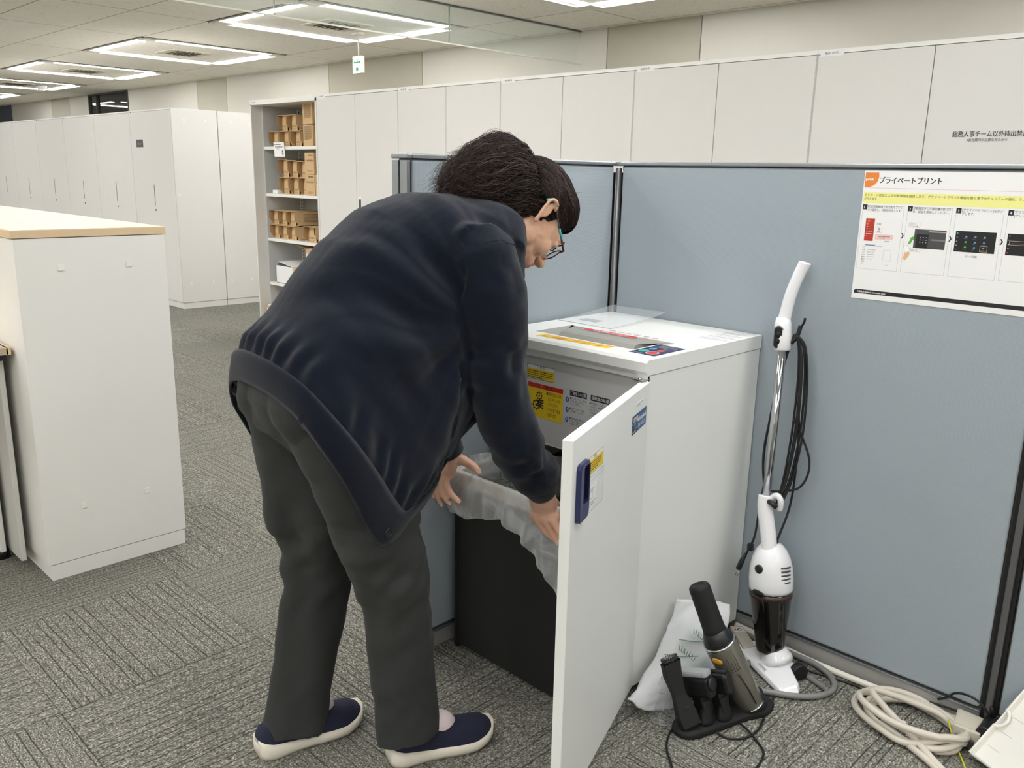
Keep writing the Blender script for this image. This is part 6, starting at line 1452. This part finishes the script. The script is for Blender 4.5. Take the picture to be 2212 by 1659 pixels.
for k in range(1900):
    a = rs.uniform(0, 2*PI); kk = rs.uniform(.92, 1.06) if rs.random() < .8 else rs.uniform(1.0, 1.10); t1_ = rs.uniform(.45, 1.12); w1, w2, ph1 = rs.uniform(.002, .022), rs.uniform(-.16, .16), rs.uniform(0, 6); P = []; rs2 = rs.uniform(-1.5, 3)
    for i in range(15):
        t_ = t1_*i/14; aa = a+w2*8*math.sin(t_*3.2+ph1)*t_; q = tpt(min(t_, 1), aa, kk if i else .5)
        if t_ > 1: q += tax*(t_-1)*.2
        q += (tup*math.sin(t_*13+ph1)+tlat*math.cos(t_*11+ph1*2))*w1*t_*.9
        P.append(q-UZ*(.018*max(0, t_-.55)*rs2))
    paths.append(P)
strands([q for i, q in enumerate(paths) if i % 3], .00060, 'ponytail_strands'); strands(paths[::3], .00060, 'ponytail_strands', 'hair_fine')
hbv = BVHTree.FromPolygons([v.co.copy() for v in hair.data.vertices], [tuple(p_.vertices) for p_ in hair.data.polygons]); paths = []
hc0 = hp_(-.005, 0, .03)
for k in range(1700):      # strands over the cap, from hairline back to the tie
    u_ = rs.uniform(-1, 1); fr_ = rs.random()**1.6; st_ = hp_(.085-.05*abs(u_)-.09*fr_, .085*u_, .050-.062*abs(u_)**1.5+.05*fr_); re_ = rs.random(); en = hp_(-.075-.03*re_, .070*u_+rs.uniform(-.01, .01), .085-.085*re_); P = []
    off = rs.uniform(.0004, .0022); wv_ = rs.uniform(-.003, .003)
    for i in range(13):
        t_ = i/12; dr_ = ((st_-hc0).normalized()*(1-t_)+(en-hc0).normalized()*t_+LS*wv_*math.sin(t_*6)*8).normalized(); h_ = hbv.ray_cast(hc0+dr_*.3, -dr_)
        if h_[0] is None or (h_[0]-hc0).length > .135: continue
        P.append(h_[0]+dr_*off)
    if len(P) > 3: paths.append(P)
strands([q for i, q in enumerate(paths) if i % 4], .00060, 'crown_strands'); strands(paths[::4], .00055, 'crown_strands', 'hair_fine')
paths = []
for k in range(420):      # flyaway hairs
    cap_ = rs.random() > .88
    if not cap_:
        a = rs.uniform(0, 2*PI); t0 = rs.uniform(.15, 1.0); q = tpt(t0, a, .98); out = (tlat*math.cos(a)+tup*math.sin(a)+tax*rs.uniform(.0, 1.6)).normalized()
    else:
        u_ = rs.uniform(-1, 1); b_ = rs.uniform(-.6, 1.5); loc = Vector((math.sin(b_)*math.cos(u_), math.sin(u_), math.cos(b_)*math.cos(u_))); q = hp_(-.014+loc.x*.099, loc.y*.077, .036+loc.z*.087); out = (HF*loc.x+HR*loc.y+HU*loc.z).normalized()
    L = rs.uniform(.010, .026); out = (out+Vector((rs.uniform(-1, 1), rs.uniform(-1, 1), rs.uniform(-1, 1)))*.7).normalized(); cv_ = Vector((rs.uniform(-1, 1), rs.uniform(-1, 1), rs.uniform(-1, .5)))*1.3; L *= .6 if cap_ else 1; P = [q+out*L*i/7+cv_*L*.9*(i/7)**2+tax*L*.4*math.sin(i*.8) for i in range(8)]
    paths.append(P)
strands(paths, .00028, 'flyaway_strands', 'hair_fine')
